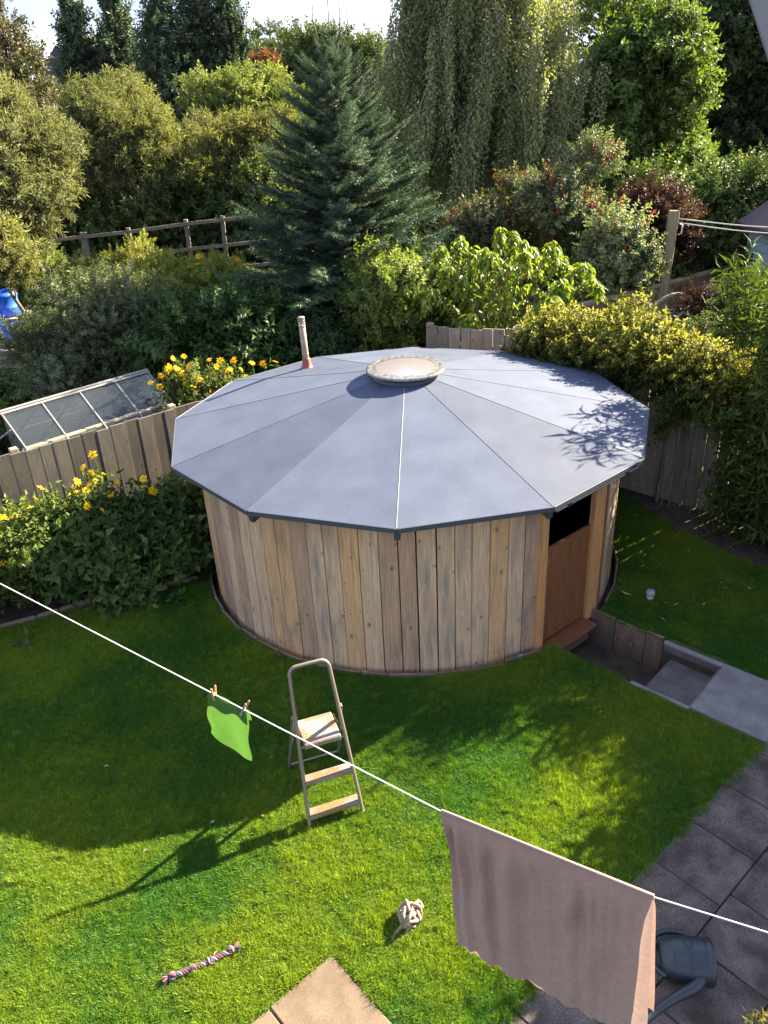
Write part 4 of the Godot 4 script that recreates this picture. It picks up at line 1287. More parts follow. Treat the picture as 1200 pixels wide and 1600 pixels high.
func golden_bush() -> void:
	var gold := []
	var green := []
	for i in 30:
		var t := i / 29.0
		var p := Vector3(1.95, 0, -9.5).lerp(Vector3(3.05, 0, -8.55), minf(1.0, t / 0.62)) if t < 0.62 else Vector3(3.05, 0, -8.55).lerp(Vector3(3.85, 0, -7.75), (t - 0.62) / 0.38)
		var top := lerpf(1.66, 1.90, sin(t * PI * 0.9)) if t < 0.6 else lerpf(1.82, 1.56, (t - 0.6) / 0.4)
		gold.append([p + Vector3(rr(-0.16, 0.16), top + rr(-0.2, 0.13), rr(-0.16, 0.30)), Vector3(0.24, 0.17, 0.24) * rr(0.6, 1.3)])
		if t < 0.42:
			for y in [1.5, 1.2, 0.85]: green.append([p + Vector3(rr(0.0, 0.1) - 0.1, y + rr(-0.1, 0.1), 0.22 + rr(-0.1, 0.1)), Vector3(0.27, 0.22, 0.24)])
		elif i % 3 == 0: green.append([p + Vector3(-0.1, 1.45, 0.12), Vector3(0.24, 0.16, 0.2)])
	var o := thing("golden_bush", "golden variegated evergreen bush spilling over the fence right of the hut roof", "shrub", Vector3(2.6, 0, -9.05))
	var st := begin()
	for i in range(0, gold.size(), 2):
		var g: Vector3 = gold[i][0]
		tube(st, curve([Vector3(g.x, 0, g.z - 0.15) - o.position, Vector3(g.x, 1.0, g.z - 0.1) - o.position, g - o.position], 3), PackedFloat32Array([0.03, 0.026, 0.022, 0.018, 0.014, 0.01, 0.006]), 5)
	part("stem", done(st), mats.bark, o)
	for c in gold + green: c[0] -= o.position
	var got := spread_sprigs(gold, 3700, 0.10, 0.19, Color(0.21, 0.185, 0.035), Color(0.38, 0.33, 0.09), 0.7)
	copies("golden_foliage", mats.s_gold, mats.leaf, got[0], got[1], o)
	got = spread_sprigs(green, 3000, 0.11, 0.19, Color(0.03, 0.055, 0.014), Color(0.075, 0.10, 0.025), 0.5)
	copies("green_foliage", mats.s_round, mats.leaf_gloss, got[0], got[1], o)

func bamboo() -> void:
	var o := thing("bamboo_clump", "tall arching leafy bamboo in front of the fence at the right edge", "bamboo", Vector3(4.1, 0, -6.7))
	var st := begin()
	var clumps := []
	for i in 46:
		var along := r01() if i >= 6 else -0.10 + 0.025 * i
		var foot := Vector3(-0.12, 0, -0.78).lerp(Vector3(1.7, 0, 0.92), along) + Vector3(rr(-0.14, 0.14), 0, rr(-0.06, 0.26))
		var h := (rr(2.45, 2.75) if i < 6 else lerpf(2.15, 2.35, smoothstep(0.1, 0.75, along)) * rr(0.62, 1.0))
		var lean := Vector3(rr(-0.45, 0.4), 0, rr(-0.3, 0.3))
		var pts := curve([foot, foot + lean * 0.2 + Vector3.UP * h * 0.5, foot + lean * 0.65 + Vector3.UP * h * 0.88, foot + lean * 1.25 + Vector3.UP * h * 0.97], 4)
		tube(st, pts, PackedFloat32Array([0.011, 0.011, 0.010, 0.010, 0.009, 0.009, 0.008, 0.008, 0.007, 0.006, 0.005, 0.004, 0.003]), 6)
		for j in range(3, pts.size()): clumps.append([pts[j], Vector3(0.20, 0.17, 0.20)])
		clumps.append([pts[2] + Vector3(rr(-0.1, 0.1), -0.1, 0.1), Vector3(0.24, 0.24, 0.24)])
		clumps.append([Vector3(foot.x - 0.05, 0.25, foot.z + 0.1), Vector3(0.22, 0.22, 0.22)])
	part("cane", done(st), plain(Color(0.224, 0.210, 0.070), 0.45), o)
	var got := spread_sprigs(clumps, 5000, 0.17, 0.28, Color(0.026, 0.046, 0.012), Color(0.105, 0.145, 0.03), -0.15, [], PackedColorArray(), 0.7)
	var xfs: Array[Transform3D] = got[0]
	var cols: PackedColorArray = got[1]
	copies("foliage", mats.s_bamboo, mats.leaf_dark, xfs, cols, o)
	# leggy climber stems hanging on the fence between bush and bamboo
	var c2 := []
	for i in 8:
		var t := rr(0.05, 0.42)
		c2.append([Vector3(3.2 + 2.2 * t - 0.14, rr(0.25, 1.75), -8.5 + 2.08 * t + 0.15) - Vector3(4.1, 0, -6.75), Vector3(0.2, 0.26, 0.2)])
	var g2 := thing("climber", "dark leafy climber hanging on the shaded fence beside the bamboo", "climber", Vector3(4.1, 0, -6.75))
	var sw := begin()
	for c in c2: tube(sw, curve([Vector3(c[0].x, 0, c[0].z), c[0] * Vector3(1, 0.5, 1) + Vector3(0.1, 0, 0), c[0]], 3), PackedFloat32Array([0.012, 0.01, 0.009, 0.008, 0.007, 0.005, 0.003]), 5)
	part("stem", done(sw), mats.bark, g2)
	got = spread_sprigs(c2, 420, 0.13, 0.24, Color(0.042, 0.070, 0.020), Color(0.140, 0.196, 0.042), 0.2, [], PackedColorArray(), 0.7)
	copies("foliage", mats.s_round, mats.leaf, got[0], got[1], g2)

# ------------------------------------------------------------------ flowers
func flower_mesh(s: int) -> ArrayMesh:
	rng.seed = s
	var st := begin()
	flat(st)
	for i in 9:
		var a := TAU * i / 9.0 + rr(-0.12, 0.12)
		var d := Vector3(cos(a), rr(-0.15, 0.3), sin(a)).normalized()
		leaf(st, d * 0.12, d, Vector3.UP, rr(0.8, 1.0), 0.40, Color.WHITE * rr(0.85, 1.1), 0.12, 0.12)
	st.set_color(Color(0.75, 0.45, 0.25))
	smooth(st)
	for i in 8:
		var a := TAU * i / 8.0
		var b := TAU * (i + 1) / 8.0
		tri(st, Vector3(cos(a), 0, -sin(a)) * 0.24, Vector3(cos(b), 0, -sin(b)) * 0.24, Vector3(0, 0.22, 0))
	return done(st)

func flowers_on(o: Node3D, spots: Array, foot: Vector3, spread: float, size: float, stem_low := 0.0) -> void:
	# each flower: a stem that rises from the clump, a few leaves on it, and its head
	var st := begin()
	var xfs: Array[Transform3D] = []
	var cols := PackedColorArray()
	for p in spots:
		var head: Vector3 = p - o.position
		var root := Vector3(head.x + rr(-spread, spread) * 0.4, stem_low, head.z - rr(0.0, spread) * 0.5)
		var pts := curve([root, root.lerp(head, 0.55) + Vector3(rr(-0.03, 0.03), 0.02, rr(-0.03, 0.03)), head], 4)
		tube(st, pts, PackedFloat32Array([0.006, 0.006, 0.005, 0.005, 0.005, 0.004, 0.004, 0.004, 0.003]), 4)
		for k in range(2, 8):
			var d := (rdir() * Vector3(1, 0.4, 1) + Vector3.UP * 0.25).normalized()
			xfs.append(aimed(d, pts[k], rr(0.10, 0.17)))
			cols.append(Color(0.035, 0.065, 0.016).lerp(Color(0.10, 0.14, 0.03), r01()))
		var n := (Vector3.UP * 0.8 + Vector3(0.35, 0, 0.35) + rdir() * 0.7).normalized()
		var f := part("flower", mats.flower[rng.randi() % 3], mats.petal_tints[rng.randi() % 3], o, aimed(n, head, size * rr(0.8, 1.15)))
	part("stem", done(st), plain(Color(0.06, 0.08, 0.025), 0.6), o)
	copies("stem_leaves", mats.s_leafpair, mats.leaf, xfs, cols, o)

func flower_bed() -> void:
	mats.flower = [flower_mesh(301), flower_mesh(302), flower_mesh(303)]
	mats.petal_tints = []
	for c in [Color(0.80, 0.50, 0.012), Color(0.85, 0.58, 0.02), Color(0.72, 0.40, 0.008)]:
		var m := leafy(Color(1.0, 0.75, 0.05), 0.6, 0.6, 0.2)
		m.albedo_color = c.linear_to_srgb()
		mats.petal_tints.append(m)
	mats.s_leafpair = sprig(21, 4, 0.75, 0.30, 0.9)
	mats.s_bed = sprig(22, 8, 0.58, 0.30, 1.0)
	rng.seed = 88
	var a := thing("flowering_bush", "sunlit pale green bush with yellow flowers at the left end of the bed", "flowering plant", Vector3(-3.9, 0, -6.95))
	var cl := blob(Vector3(0.05, 0.38, -0.05), Vector3(0.62, 0.40, 0.42), 20, 0.2, -0.9)
	var got := spread_sprigs(cl, 2300, 0.13, 0.22, Color(0.075, 0.128, 0.027), Color(0.255, 0.300, 0.075), 0.5, [], PackedColorArray(), 0.6)
	copies("foliage", mats.s_round, mats.leaf, got[0], got[1], a)
	flowers_on(a, [Vector3(-3.466, 0.991, -6.95), Vector3(-3.758, 0.90, -6.95), Vector3(-3.624, 0.92, -6.9), Vector3(-3.833, 0.75, -6.75), Vector3(-3.70, 0.60, -6.55), Vector3(-3.327, 0.50, -6.62), Vector3(-3.9, 0.5, -6.5), Vector3(-3.379, 1.085, -6.95), Vector3(-3.309, 1.192, -6.95)], a.position, 0.3, 0.046)
	var b := thing("flowering_bush", "tall yellow flowered plant with dark leaves in the middle of the bed", "flowering plant", Vector3(-2.95, 0, -7.2))
	cl = blob(Vector3(-0.05, 0.33, 0.1), Vector3(0.62, 0.36, 0.40), 24, 0.19, -0.9)
	got = spread_sprigs(cl, 2300, 0.12, 0.22, Color(0.033, 0.068, 0.021), Color(0.128, 0.188, 0.048), 0.35, [], PackedColorArray(), 0.6)
	copies("foliage", mats.s_bed, mats.leaf_dark, got[0], got[1], b)
	flowers_on(b, [Vector3(-2.853, 1.394, -7.25), Vector3(-2.978, 1.261, -7.25), Vector3(-2.82, 1.161, -7.25), Vector3(-2.884, 1.1, -7.25), Vector3(-3.009, 1.007, -7.25), Vector3(-3.092, 0.982, -7.25), Vector3(-3.165, 0.95, -7.25), Vector3(-2.954, 1.047, -7.25), Vector3(-2.68, 1.089, -7.25), Vector3(-3.114, 1.056, -7.25), Vector3(-3.238, 0.859, -7.25), Vector3(-3.115, 0.80, -6.95), Vector3(-2.91, 0.973, -6.95), Vector3(-2.92, 0.66, -6.75), Vector3(-2.774, 0.92, -6.95), Vector3(-3.05, 1.13, -7.2), Vector3(-2.93, 1.17, -7.3), Vector3(-2.75, 0.97, -7.2)], b.position, 0.3, 0.046)
	var c := thing("flowering_bush", "dark leafy plant with few yellow flowers at the hut end of the bed", "flowering plant", Vector3(-2.3, 0, -7.35))
	cl = blob(Vector3(-0.02, 0.34, 0.08), Vector3(0.42, 0.38, 0.38), 18, 0.17, -0.9)
	got = spread_sprigs(cl, 1800, 0.12, 0.21, Color(0.030, 0.063, 0.021), Color(0.112, 0.165, 0.045), 0.35, [], PackedColorArray(), 0.6)
	copies("foliage", mats.s_bed, mats.leaf_dark, got[0], got[1], c)
	flowers_on(c, [Vector3(-2.406, 1.102, -7.25), Vector3(-2.361, 0.926, -7.25), Vector3(-2.33, 0.953, -7.25), Vector3(-2.345, 0.976, -7.25), Vector3(-2.30, 0.50, -6.98), Vector3(-2.416, 1.016, -7.25)], c.position, 0.2, 0.044)
	# seed heads on thin stalks
	var sd := begin()
	for i in 22:
		var h := Vector3(rr(-0.35, 0.3), rr(0.85, 1.2), rr(-0.3, 0.1))
		bar(sd, Vector3(h.x * 0.7, 0.3, h.z), h, 0.003, 0.002, 4)
		lathe(sd, Transform3D(Basis(), h), PackedVector2Array([Vector2(0, -0.008), Vector2(0.012, 0), Vector2(0, 0.012)]), 6)
	part("seed_heads", done(sd), plain(Color(0.075, 0.068, 0.045), 0.8), c)
	var d := thing("leafy_plant", "low leafy plant between the bed and the hut wall catching the sun", "plant", Vector3(-1.95, 0, -8.0))
	cl = blob(Vector3(0.0, 0.42, 0.0), Vector3(0.30, 0.42, 0.5), 10, 0.2, -0.9)
	got = spread_sprigs(cl, 900, 0.13, 0.22, Color(0.075, 0.128, 0.027), Color(0.225, 0.285, 0.060), 0.4, [], PackedColorArray(), 0.6)
	copies("foliage", mats.s_round, mats.leaf, got[0], got[1], d)
	var e := thing("leafy_plant", "dark bushy plant at the left frame edge nearest the lawn", "plant", Vector3(-4.6, 0, -6.45))
	cl = blob(Vector3(0.1, 0.32, 0.0), Vector3(0.65, 0.36, 0.4), 12, 0.24, -0.9)
	got = spread_sprigs(cl, 1300, 0.15, 0.26, Color(0.030, 0.068, 0.021), Color(0.090, 0.143, 0.042), 0.35, [], PackedColorArray(), 0.6)
	copies("foliage", mats.s_bed, mats.leaf_dark, got[0], got[1], e)
	# behind the fence
	var f := thing("flowering_bush", "loose yellow flowered plant behind the board fence beside the glass cold frame", "flowering plant", Vector3(-2.2, 0, -9.8))
	cl = blob(Vector3(0.15, 0.85, -0.05), Vector3(0.75, 0.5, 0.25), 16, 0.2, -0.9)
	got = spread_sprigs(cl, 1100, 0.11, 0.19, Color(0.075, 0.112, 0.033), Color(0.225, 0.255, 0.075), 0.6, [], PackedColorArray(), 0.8)
	copies("foliage", mats.s_round, mats.leaf, got[0], got[1], f)
	flowers_on(f, [Vector3(-2.895, 1.303, -9.75), Vector3(-2.795, 1.264, -9.75), Vector3(-2.784, 1.238, -9.75), Vector3(-2.557, 1.604, -9.75), Vector3(-2.417, 1.622, -9.75), Vector3(-2.623, 1.5, -9.75), Vector3(-2.581, 1.464, -9.75), Vector3(-2.53, 1.478, -9.75), Vector3(-2.742, 1.38, -9.75), Vector3(-2.652, 1.384, -9.75), Vector3(-2.478, 1.4, -9.75), Vector3(-2.465, 1.331, -9.75), Vector3(-2.446, 1.296, -9.75), Vector3(-2.103, 1.564, -9.75), Vector3(-2.028, 1.468, -9.75), Vector3(-1.899, 1.403, -9.75), Vector3(-1.856, 1.417, -9.75), Vector3(-1.718, 1.418, -9.75), Vector3(-1.799, 1.54, -9.75), Vector3(-1.278, 1.495, -9.75), Vector3(-2.359, 1.223, -9.75), Vector3(-2.357, 1.129, -9.75), Vector3(-2.359, 1.068, -9.75), Vector3(-2.508, 1.1, -9.75), Vector3(-2.263, 1.312, -9.75), Vector3(-1.667, 1.306, -9.75), Vector3(-1.434, 1.479, -9.75), Vector3(-2.141, 1.143, -9.75), Vector3(-2.4, 1.45, -9.9), Vector3(-2.0, 1.5, -9.9), Vector3(-1.6, 1.45, -9.9), Vector3(-2.7, 1.42, -9.9)], f.position, 0.4, 0.052)
	var g := thing("flowering_bush", "orange yellow flowers on top of the sunlit hedge beyond the laurel", "flowering plant", Vector3(-3.0, 0, -15.9))
	flowers_on(g, [Vector3(-3.358, 1.806, -16.0), Vector3(-3.298, 1.79, -16.0), Vector3(-3.239, 1.763, -16.0), Vector3(-2.89, 1.758, -16.0), Vector3(-2.603, 1.7, -16.0), Vector3(-2.451, 1.62, -16.0), Vector3(-3.4, 1.68, -15.9), Vector3(-3.122, 1.73, -16.0), Vector3(-2.7, 1.74, -15.9)], g.position, 0.3, 0.075)

# ------------------------------------------------------------------ behind the fences
func greenhouse() -> void:
	var A := Vector3(-4.40, 1.32, -8.78)     # left end of the ridge
	var C := Vector3(-3.02, 1.32, -10.15)    # right end of the ridge
	var run := (C - A).normalized()
	var out := Vector3(-run.z, 0, run.x)     # towards the house
	if out.z < 0.0: out = -out
	var drop := out * 0.62 + Vector3.DOWN * 0.40
	var o := thing("cold_frame", "low aluminium glass cold frame with four sloping panes behind the left fence", "cold frame", Vector3(A.x, 0, A.z))
	var Z := Vector3(A.x, 0, A.z)
	var L := A.distance_to(C)
	var alu := plain(Color(0.19, 0.19, 0.185), 0.5, 0.4)
	var up := drop.normalized().cross(run).normalized()
	if up.y < 0.0: up = -up
	for i in 5:
		var p := A + run * L * i / 4.0 - Z
		part("glazing_bar", boxm(Vector3(drop.length(), 0.028, 0.018), 0.003), alu, o, between(p, p + drop, up))
	for d in [[0.0, 0.03], [1.0, 0.03]]:
		var p: Vector3 = A + drop * d[0] - Z + up * 0.004
		part("frame_rail", boxm(Vector3(L + 0.04, 0.034, d[1]), 0.004), alu, o, between(p, p + run * L, up))
	part("frame_rail", boxm(Vector3(L + 0.06, 0.02, 0.03), 0.004), alu, o, between(A - Z - out * 0.06 + up * 0.03, C - Z - out * 0.06 + up * 0.03, up))
	for i in 4:
		var p := A + run * (L * i / 4.0 + 0.01) - Z
		var q := p + run * (L / 4.0 - 0.02)
		var st := begin()
		flat(st)
		quad(st, p, p + drop, q + drop, q)
		part("pane", done(st), mats.glass, o)
	# back, front and end walls of glass on a low frame
	for w in [[A, C], [A + drop, C + drop], [A, A + drop], [C, C + drop]]:
		var p: Vector3 = w[0] - Z
		var q: Vector3 = w[1] - Z
		var st := begin()
		flat(st)
		quad(st, p * Vector3(1, 0, 1) + Vector3.UP * 0.12, q * Vector3(1, 0, 1) + Vector3.UP * 0.12, q - Vector3.UP * 0.02, p - Vector3.UP * 0.02)
		part("side_pane", done(st), mats.glass, o)
		part("post", boxm(Vector3(0.025, p.y, 0.025), 0.003), alu, o, Transform3D(Basis(), Vector3(p.x, p.y * 0.5, p.z)))
		part("base_rail", boxm(Vector3(p.distance_to(q), 0.12, 0.03), 0.004), alu, o, between(p * Vector3(1, 0, 1) + Vector3.UP * 0.06, q * Vector3(1, 0, 1) + Vector3.UP * 0.06))
	part("shelf", boxx(Vector3(L * 0.96, 0.02, 0.07), 0.003), mats.shelf, o, between(A + drop * 0.55 - Z - Vector3.UP * 0.14 + run * 0.03, C + drop * 0.55 - Z - Vector3.UP * 0.14 - run * 0.03))
	# struts that hold the lid at its left end
	var st := begin()
	bar(st, A + drop * 0.35 - Z - run * 0.02, A - Z - run * 0.30 + Vector3(0, -0.35, 0), 0.012)
	bar(st, A + drop * 0.75 - Z - run * 0.02, A + drop - Z - run * 0.32 + Vector3(0, -0.25, 0), 0.012)
	part("strut", done(st), alu, o)
	var soil := begin()
	flat(soil)
	var q0 := (A - Z) * Vector3(1, 0, 1) + Vector3.UP * 0.03
	var q1 := (C - Z) * Vector3(1, 0, 1) + Vector3.UP * 0.03
	quad(soil, q0 + out * 0.62, q1 + out * 0.62, q1, q0)
	part("soil_bed", done(soil), mats.soil, o)
	var pots := thing("seedlings", "seedlings and red geraniums growing under the cold frame glass", "plants", Vector3(-3.5, 0, -9.35))
	var cl := []
	for i in 9: cl.append([run * rr(-0.8, 0.8) + out * rr(-0.1, 0.2) + Vector3.UP * rr(0.35, 0.6), Vector3(0.16, 0.2, 0.14)])
	var got := spread_sprigs(cl, 420, 0.10, 0.18, Color(0.03, 0.055, 0.02), Color(0.10, 0.14, 0.05), 0.5, [], PackedColorArray(), 0.7)
	copies("foliage", mats.s_round, mats.leaf, got[0], got[1], pots)
	var red := plain(Color(0.5, 0.03, 0.03), 0.6)
	for i in 6: part("flower", mats.flower[0], red, pots, Transform3D(Basis().scaled(Vector3.ONE * 0.035), run * rr(0.45, 0.75) + out * rr(0.0, 0.25) + Vector3.UP * rr(0.62, 0.72)))

func neighbour_things() -> void:
	# blue barrels on a stack of pallets at the left edge
	var blue := plain(Color(0.02, 0.10, 0.52), 0.4)
	var st := begin()
	lathe(st, Transform3D(), PackedVector2Array([Vector2(0, 0), Vector2(0.25, 0), Vector2(0.27, 0.02), Vector2(0.27, 0.15), Vector2(0.285, 0.17), Vector2(0.27, 0.19), Vector2(0.275, 0.38), Vector2(0.29, 0.40), Vector2(0.275, 0.42), Vector2(0.26, 0.47), Vector2(0.25, 0.47), Vector2(0.25, 0.36), Vector2(0, 0.36)]), 20)
	var barrel := done(st)
	var o := thing("barrel", "open topped bright blue plastic barrel, upper one at the left edge", "barrel", Vector3(-7.36, 0.86, -16.05))
	part("shell", barrel, blue, o)
	var o2 := thing("barrel", "blue plastic barrel half covered by leaves, lower one at the left edge", "barrel", Vector3(-7.12, 0.37, -15.75))
	part("shell", barrel, blue, o2)
	var t := thing("work_bench", "old grey timber bench under the upper blue barrel", "bench", Vector3(-7.45, 0, -16.1))
	for x in [-0.5, 0.45]:
		for z in [-0.3, 0.3]: part("leg", boxm(Vector3(0.06, 0.82, 0.06), 0.004), mats.stake, t, Transform3D(Basis(), Vector3(x, 0.41, z)))
	for i in 5: part("bench_board", boxx(Vector3(1.15, 0.03, 0.13), 0.003), mats.grey[i], t, Transform3D(Basis(), Vector3(0, 0.835, -0.3 + i * 0.15)))
	var p := thing("pallet_crate", "weathered crate of pallet boards under the lower blue barrel", "crate", Vector3(-7.0, 0, -15.6))
	for i in 4: part("slat", boxx(Vector3(1.0, 0.07, 0.02), 0.003), mats.grey[i], p, Transform3D(Basis(), Vector3(0, 0.05 + i * 0.09, 0.4)))
	for x in [-0.45, 0.0, 0.45]: part("post", boxm(Vector3(0.07, 0.36, 0.05), 0.003), mats.stake, p, Transform3D(Basis(), Vector3(x, 0.18, 0.365)))
	for i in 6: part("top_board", boxx(Vector3(1.0, 0.022, 0.12), 0.003), mats.grey[i], p, Transform3D(Basis(), Vector3(0, 0.355, -0.33 + i * 0.135)))
	# right: timber post with its lines, low fence, blue shed
	var post := thing("clothes_post", "leaning grey timber post with a metal cleat behind the golden bush", "post", Vector3(4.55, 0, -12.6))
	part("shaft", boxm(Vector3(0.15, 2.75, 0.10), 0.01), mats.stake, post, Transform3D(Basis(Vector3.BACK, -0.03), Vector3(0.04, 1.30, 0)))
	var cs := begin()
	tube(cs, PackedVector3Array([Vector3(0.17, 2.32, 0.03), Vector3(0.22, 2.34, 0.03), Vector3(0.22, 2.46, 0.03), Vector3(0.17, 2.48, 0.03)]), PackedFloat32Array([0.012]), 6)
	part("cleat", done(cs), mats.metal, post)
	for k in 2:
		var ls := begin()
		var a := Vector3(0.14, 2.50 + k * 0.06, 0.03)
		tube(ls, curve([a, a + Vector3(1.0, -0.13 + k * 0.02, 0.4), a + Vector3(2.2, -0.20 + k * 0.05, 0.8)], 4), PackedFloat32Array([0.009]), 5)
		var l := part("cord", done(ls), plain(Color(0.55, 0.52, 0.47), 0.8))
		l.position = post.position
		tag(l, ["lower of two pale cords running right from the timber post", "upper of two pale cords running right from the timber post"][k], "cord", "")
	var f := thing("panel_fence", "brown board fence with a pale capping rail behind the golden bush", "fence", Vector3(3.0, 0, -11.5))
	var a := Vector3(3.0, 0, -11.52)
	var b := Vector3(6.3, 0, -13.83)
	var d := (b - a).normalized()
	var B := Basis(d, Vector3.UP, d.cross(Vector3.UP))
	var n := int(a.distance_to(b) / 0.2)
	for i in n: part("fence_board", boxm(Vector3(0.19, 1.55, 0.02), 0.003, 0.0, r01() * 3), mats.brown, f, Transform3D(B, d * (0.1 + i * 0.2) + Vector3.UP * 0.775))
	part("capping_rail", boxx(Vector3(a.distance_to(b), 0.05, 0.09), 0.006), mats.stake, f, Transform3D(B, (b - a) * 0.5 + Vector3.UP * 1.58))
	var s := thing("garden_shed", "pale blue boarded shed with a dark purple brown roof at the right edge", "shed", Vector3(6.95, 0, -12.6))
	var bl := plain(Color(0.24, 0.34, 0.41), 0.7)
	part("wall", boxm(Vector3(1.56, 2.35, 1.36), 0.0), mats.inside, s, Transform3D(Basis(), Vector3(0, 1.175, 0)))
	for i in 16: part("wall_board", boxm(Vector3(1.6, 0.145, 0.02), 0.004), bl, s, Transform3D(Basis(Vector3.RIGHT, 0.06), Vector3(0, 0.075 + i * 0.15, 0.69)))
	for i in 16: part("wall_board", boxm(Vector3(0.02, 0.145, 1.4), 0.004), bl, s, Transform3D(Basis(Vector3.BACK, 0.06), Vector3(-0.79, 0.075 + i * 0.15, 0)))
	var rs := begin()
	flat(rs)
	var e := 0.95
	quad(rs, Vector3(-e, 2.34, 0.85), Vector3(0, 2.98, 0.85), Vector3(0, 2.98, -0.85), Vector3(-e, 2.34, -0.85))
	quad(rs, Vector3(e, 2.34, 0.85), Vector3(e, 2.34, -0.85), Vector3(0, 2.98, -0.85), Vector3(0, 2.98, 0.85))
	quad(rs, Vector3(-e, 2.27, 0.85), Vector3(-e, 2.34, 0.85), Vector3(-e, 2.34, -0.85), Vector3(-e, 2.27, -0.85))
	tri(rs, Vector3(-e, 2.27, 0.84), Vector3(e, 2.27, 0.84), Vector3(0, 2.96, 0.84))
	part("roof", done(rs), plain(Color(0.06, 0.04, 0.05), 0.8), s)
	# driftwood, stump, stone ball
	var w := thing("driftwood", "twisted pale driftwood branch arching beside the panel fence", "driftwood", Vector3(4.45, 0, -11.55))
	var ds := begin()
	tube(ds, curve([Vector3(-0.5, 1.0, 0.02), Vector3(-0.35, 1.45, 0), Vector3(-0.18, 1.62, 0.04), Vector3(0.0, 1.66, 0.0), Vector3(0.10, 1.60, 0.05)], 4), PackedFloat32Array([0.06, 0.055, 0.05, 0.05, 0.045, 0.045, 0.04, 0.04, 0.036, 0.034, 0.032, 0.03, 0.028, 0.026, 0.024, 0.02, 0.016]), 7)
	tube(ds, curve([Vector3(-0.1, 1.0, 0.05), Vector3(0.08, 1.36, 0.05), Vector3(0.3, 1.50, 0.0), Vector3(0.42, 1.66, 0.0), Vector3(0.46, 1.86, 0.02)], 4), PackedFloat32Array([0.06, 0.058, 0.055, 0.052, 0.05, 0.05, 0.05, 0.048, 0.046, 0.044, 0.042, 0.04, 0.036, 0.034, 0.03, 0.026, 0.018]), 7)
	tube(ds, curve([Vector3(-0.35, 1.45, 0), Vector3(-0.48, 1.55, 0.03), Vector3(-0.58, 1.5, 0.05)], 4), PackedFloat32Array([0.045, 0.042, 0.04, 0.036, 0.032, 0.028, 0.024, 0.02, 0.016]), 6)
	part("branch", done(ds), mats.bark_mid, w)
	var ss := begin()
	lathe(ss, Transform3D(Basis(), Vector3(-0.25, 0, 0)), PackedVector2Array([Vector2(0.32, 0), Vector2(0.26, 0.4), Vector2(0.24, 1.05), Vector2(0.18, 1.12), Vector2(0, 1.14)]), 9)
	part("stump", done(ss), mats.bark, w)
	var bs := begin()
	var pr := PackedVector2Array()
	for i in 13: pr.append(Vector2(maxf(0.10 * sin(PI * i / 12.0), 0.0), -0.10 * cos(PI * i / 12.0)))
	lathe(bs, Transform3D(Basis(), Vector3(0, 1.5, 0)), pr, 18)
	var ball := thing("stone_ball", "grey stone ball on a slim pillar behind the golden bush", "stone ball", Vector3(4.2, 0, -10.4))
	part("ball", done(bs), mats.concrete, ball)
	part("pillar", boxm(Vector3(0.16, 1.42, 0.16), 0.01), mats.concrete, ball, Transform3D(Basis(), Vector3(0, 0.71, 0)))

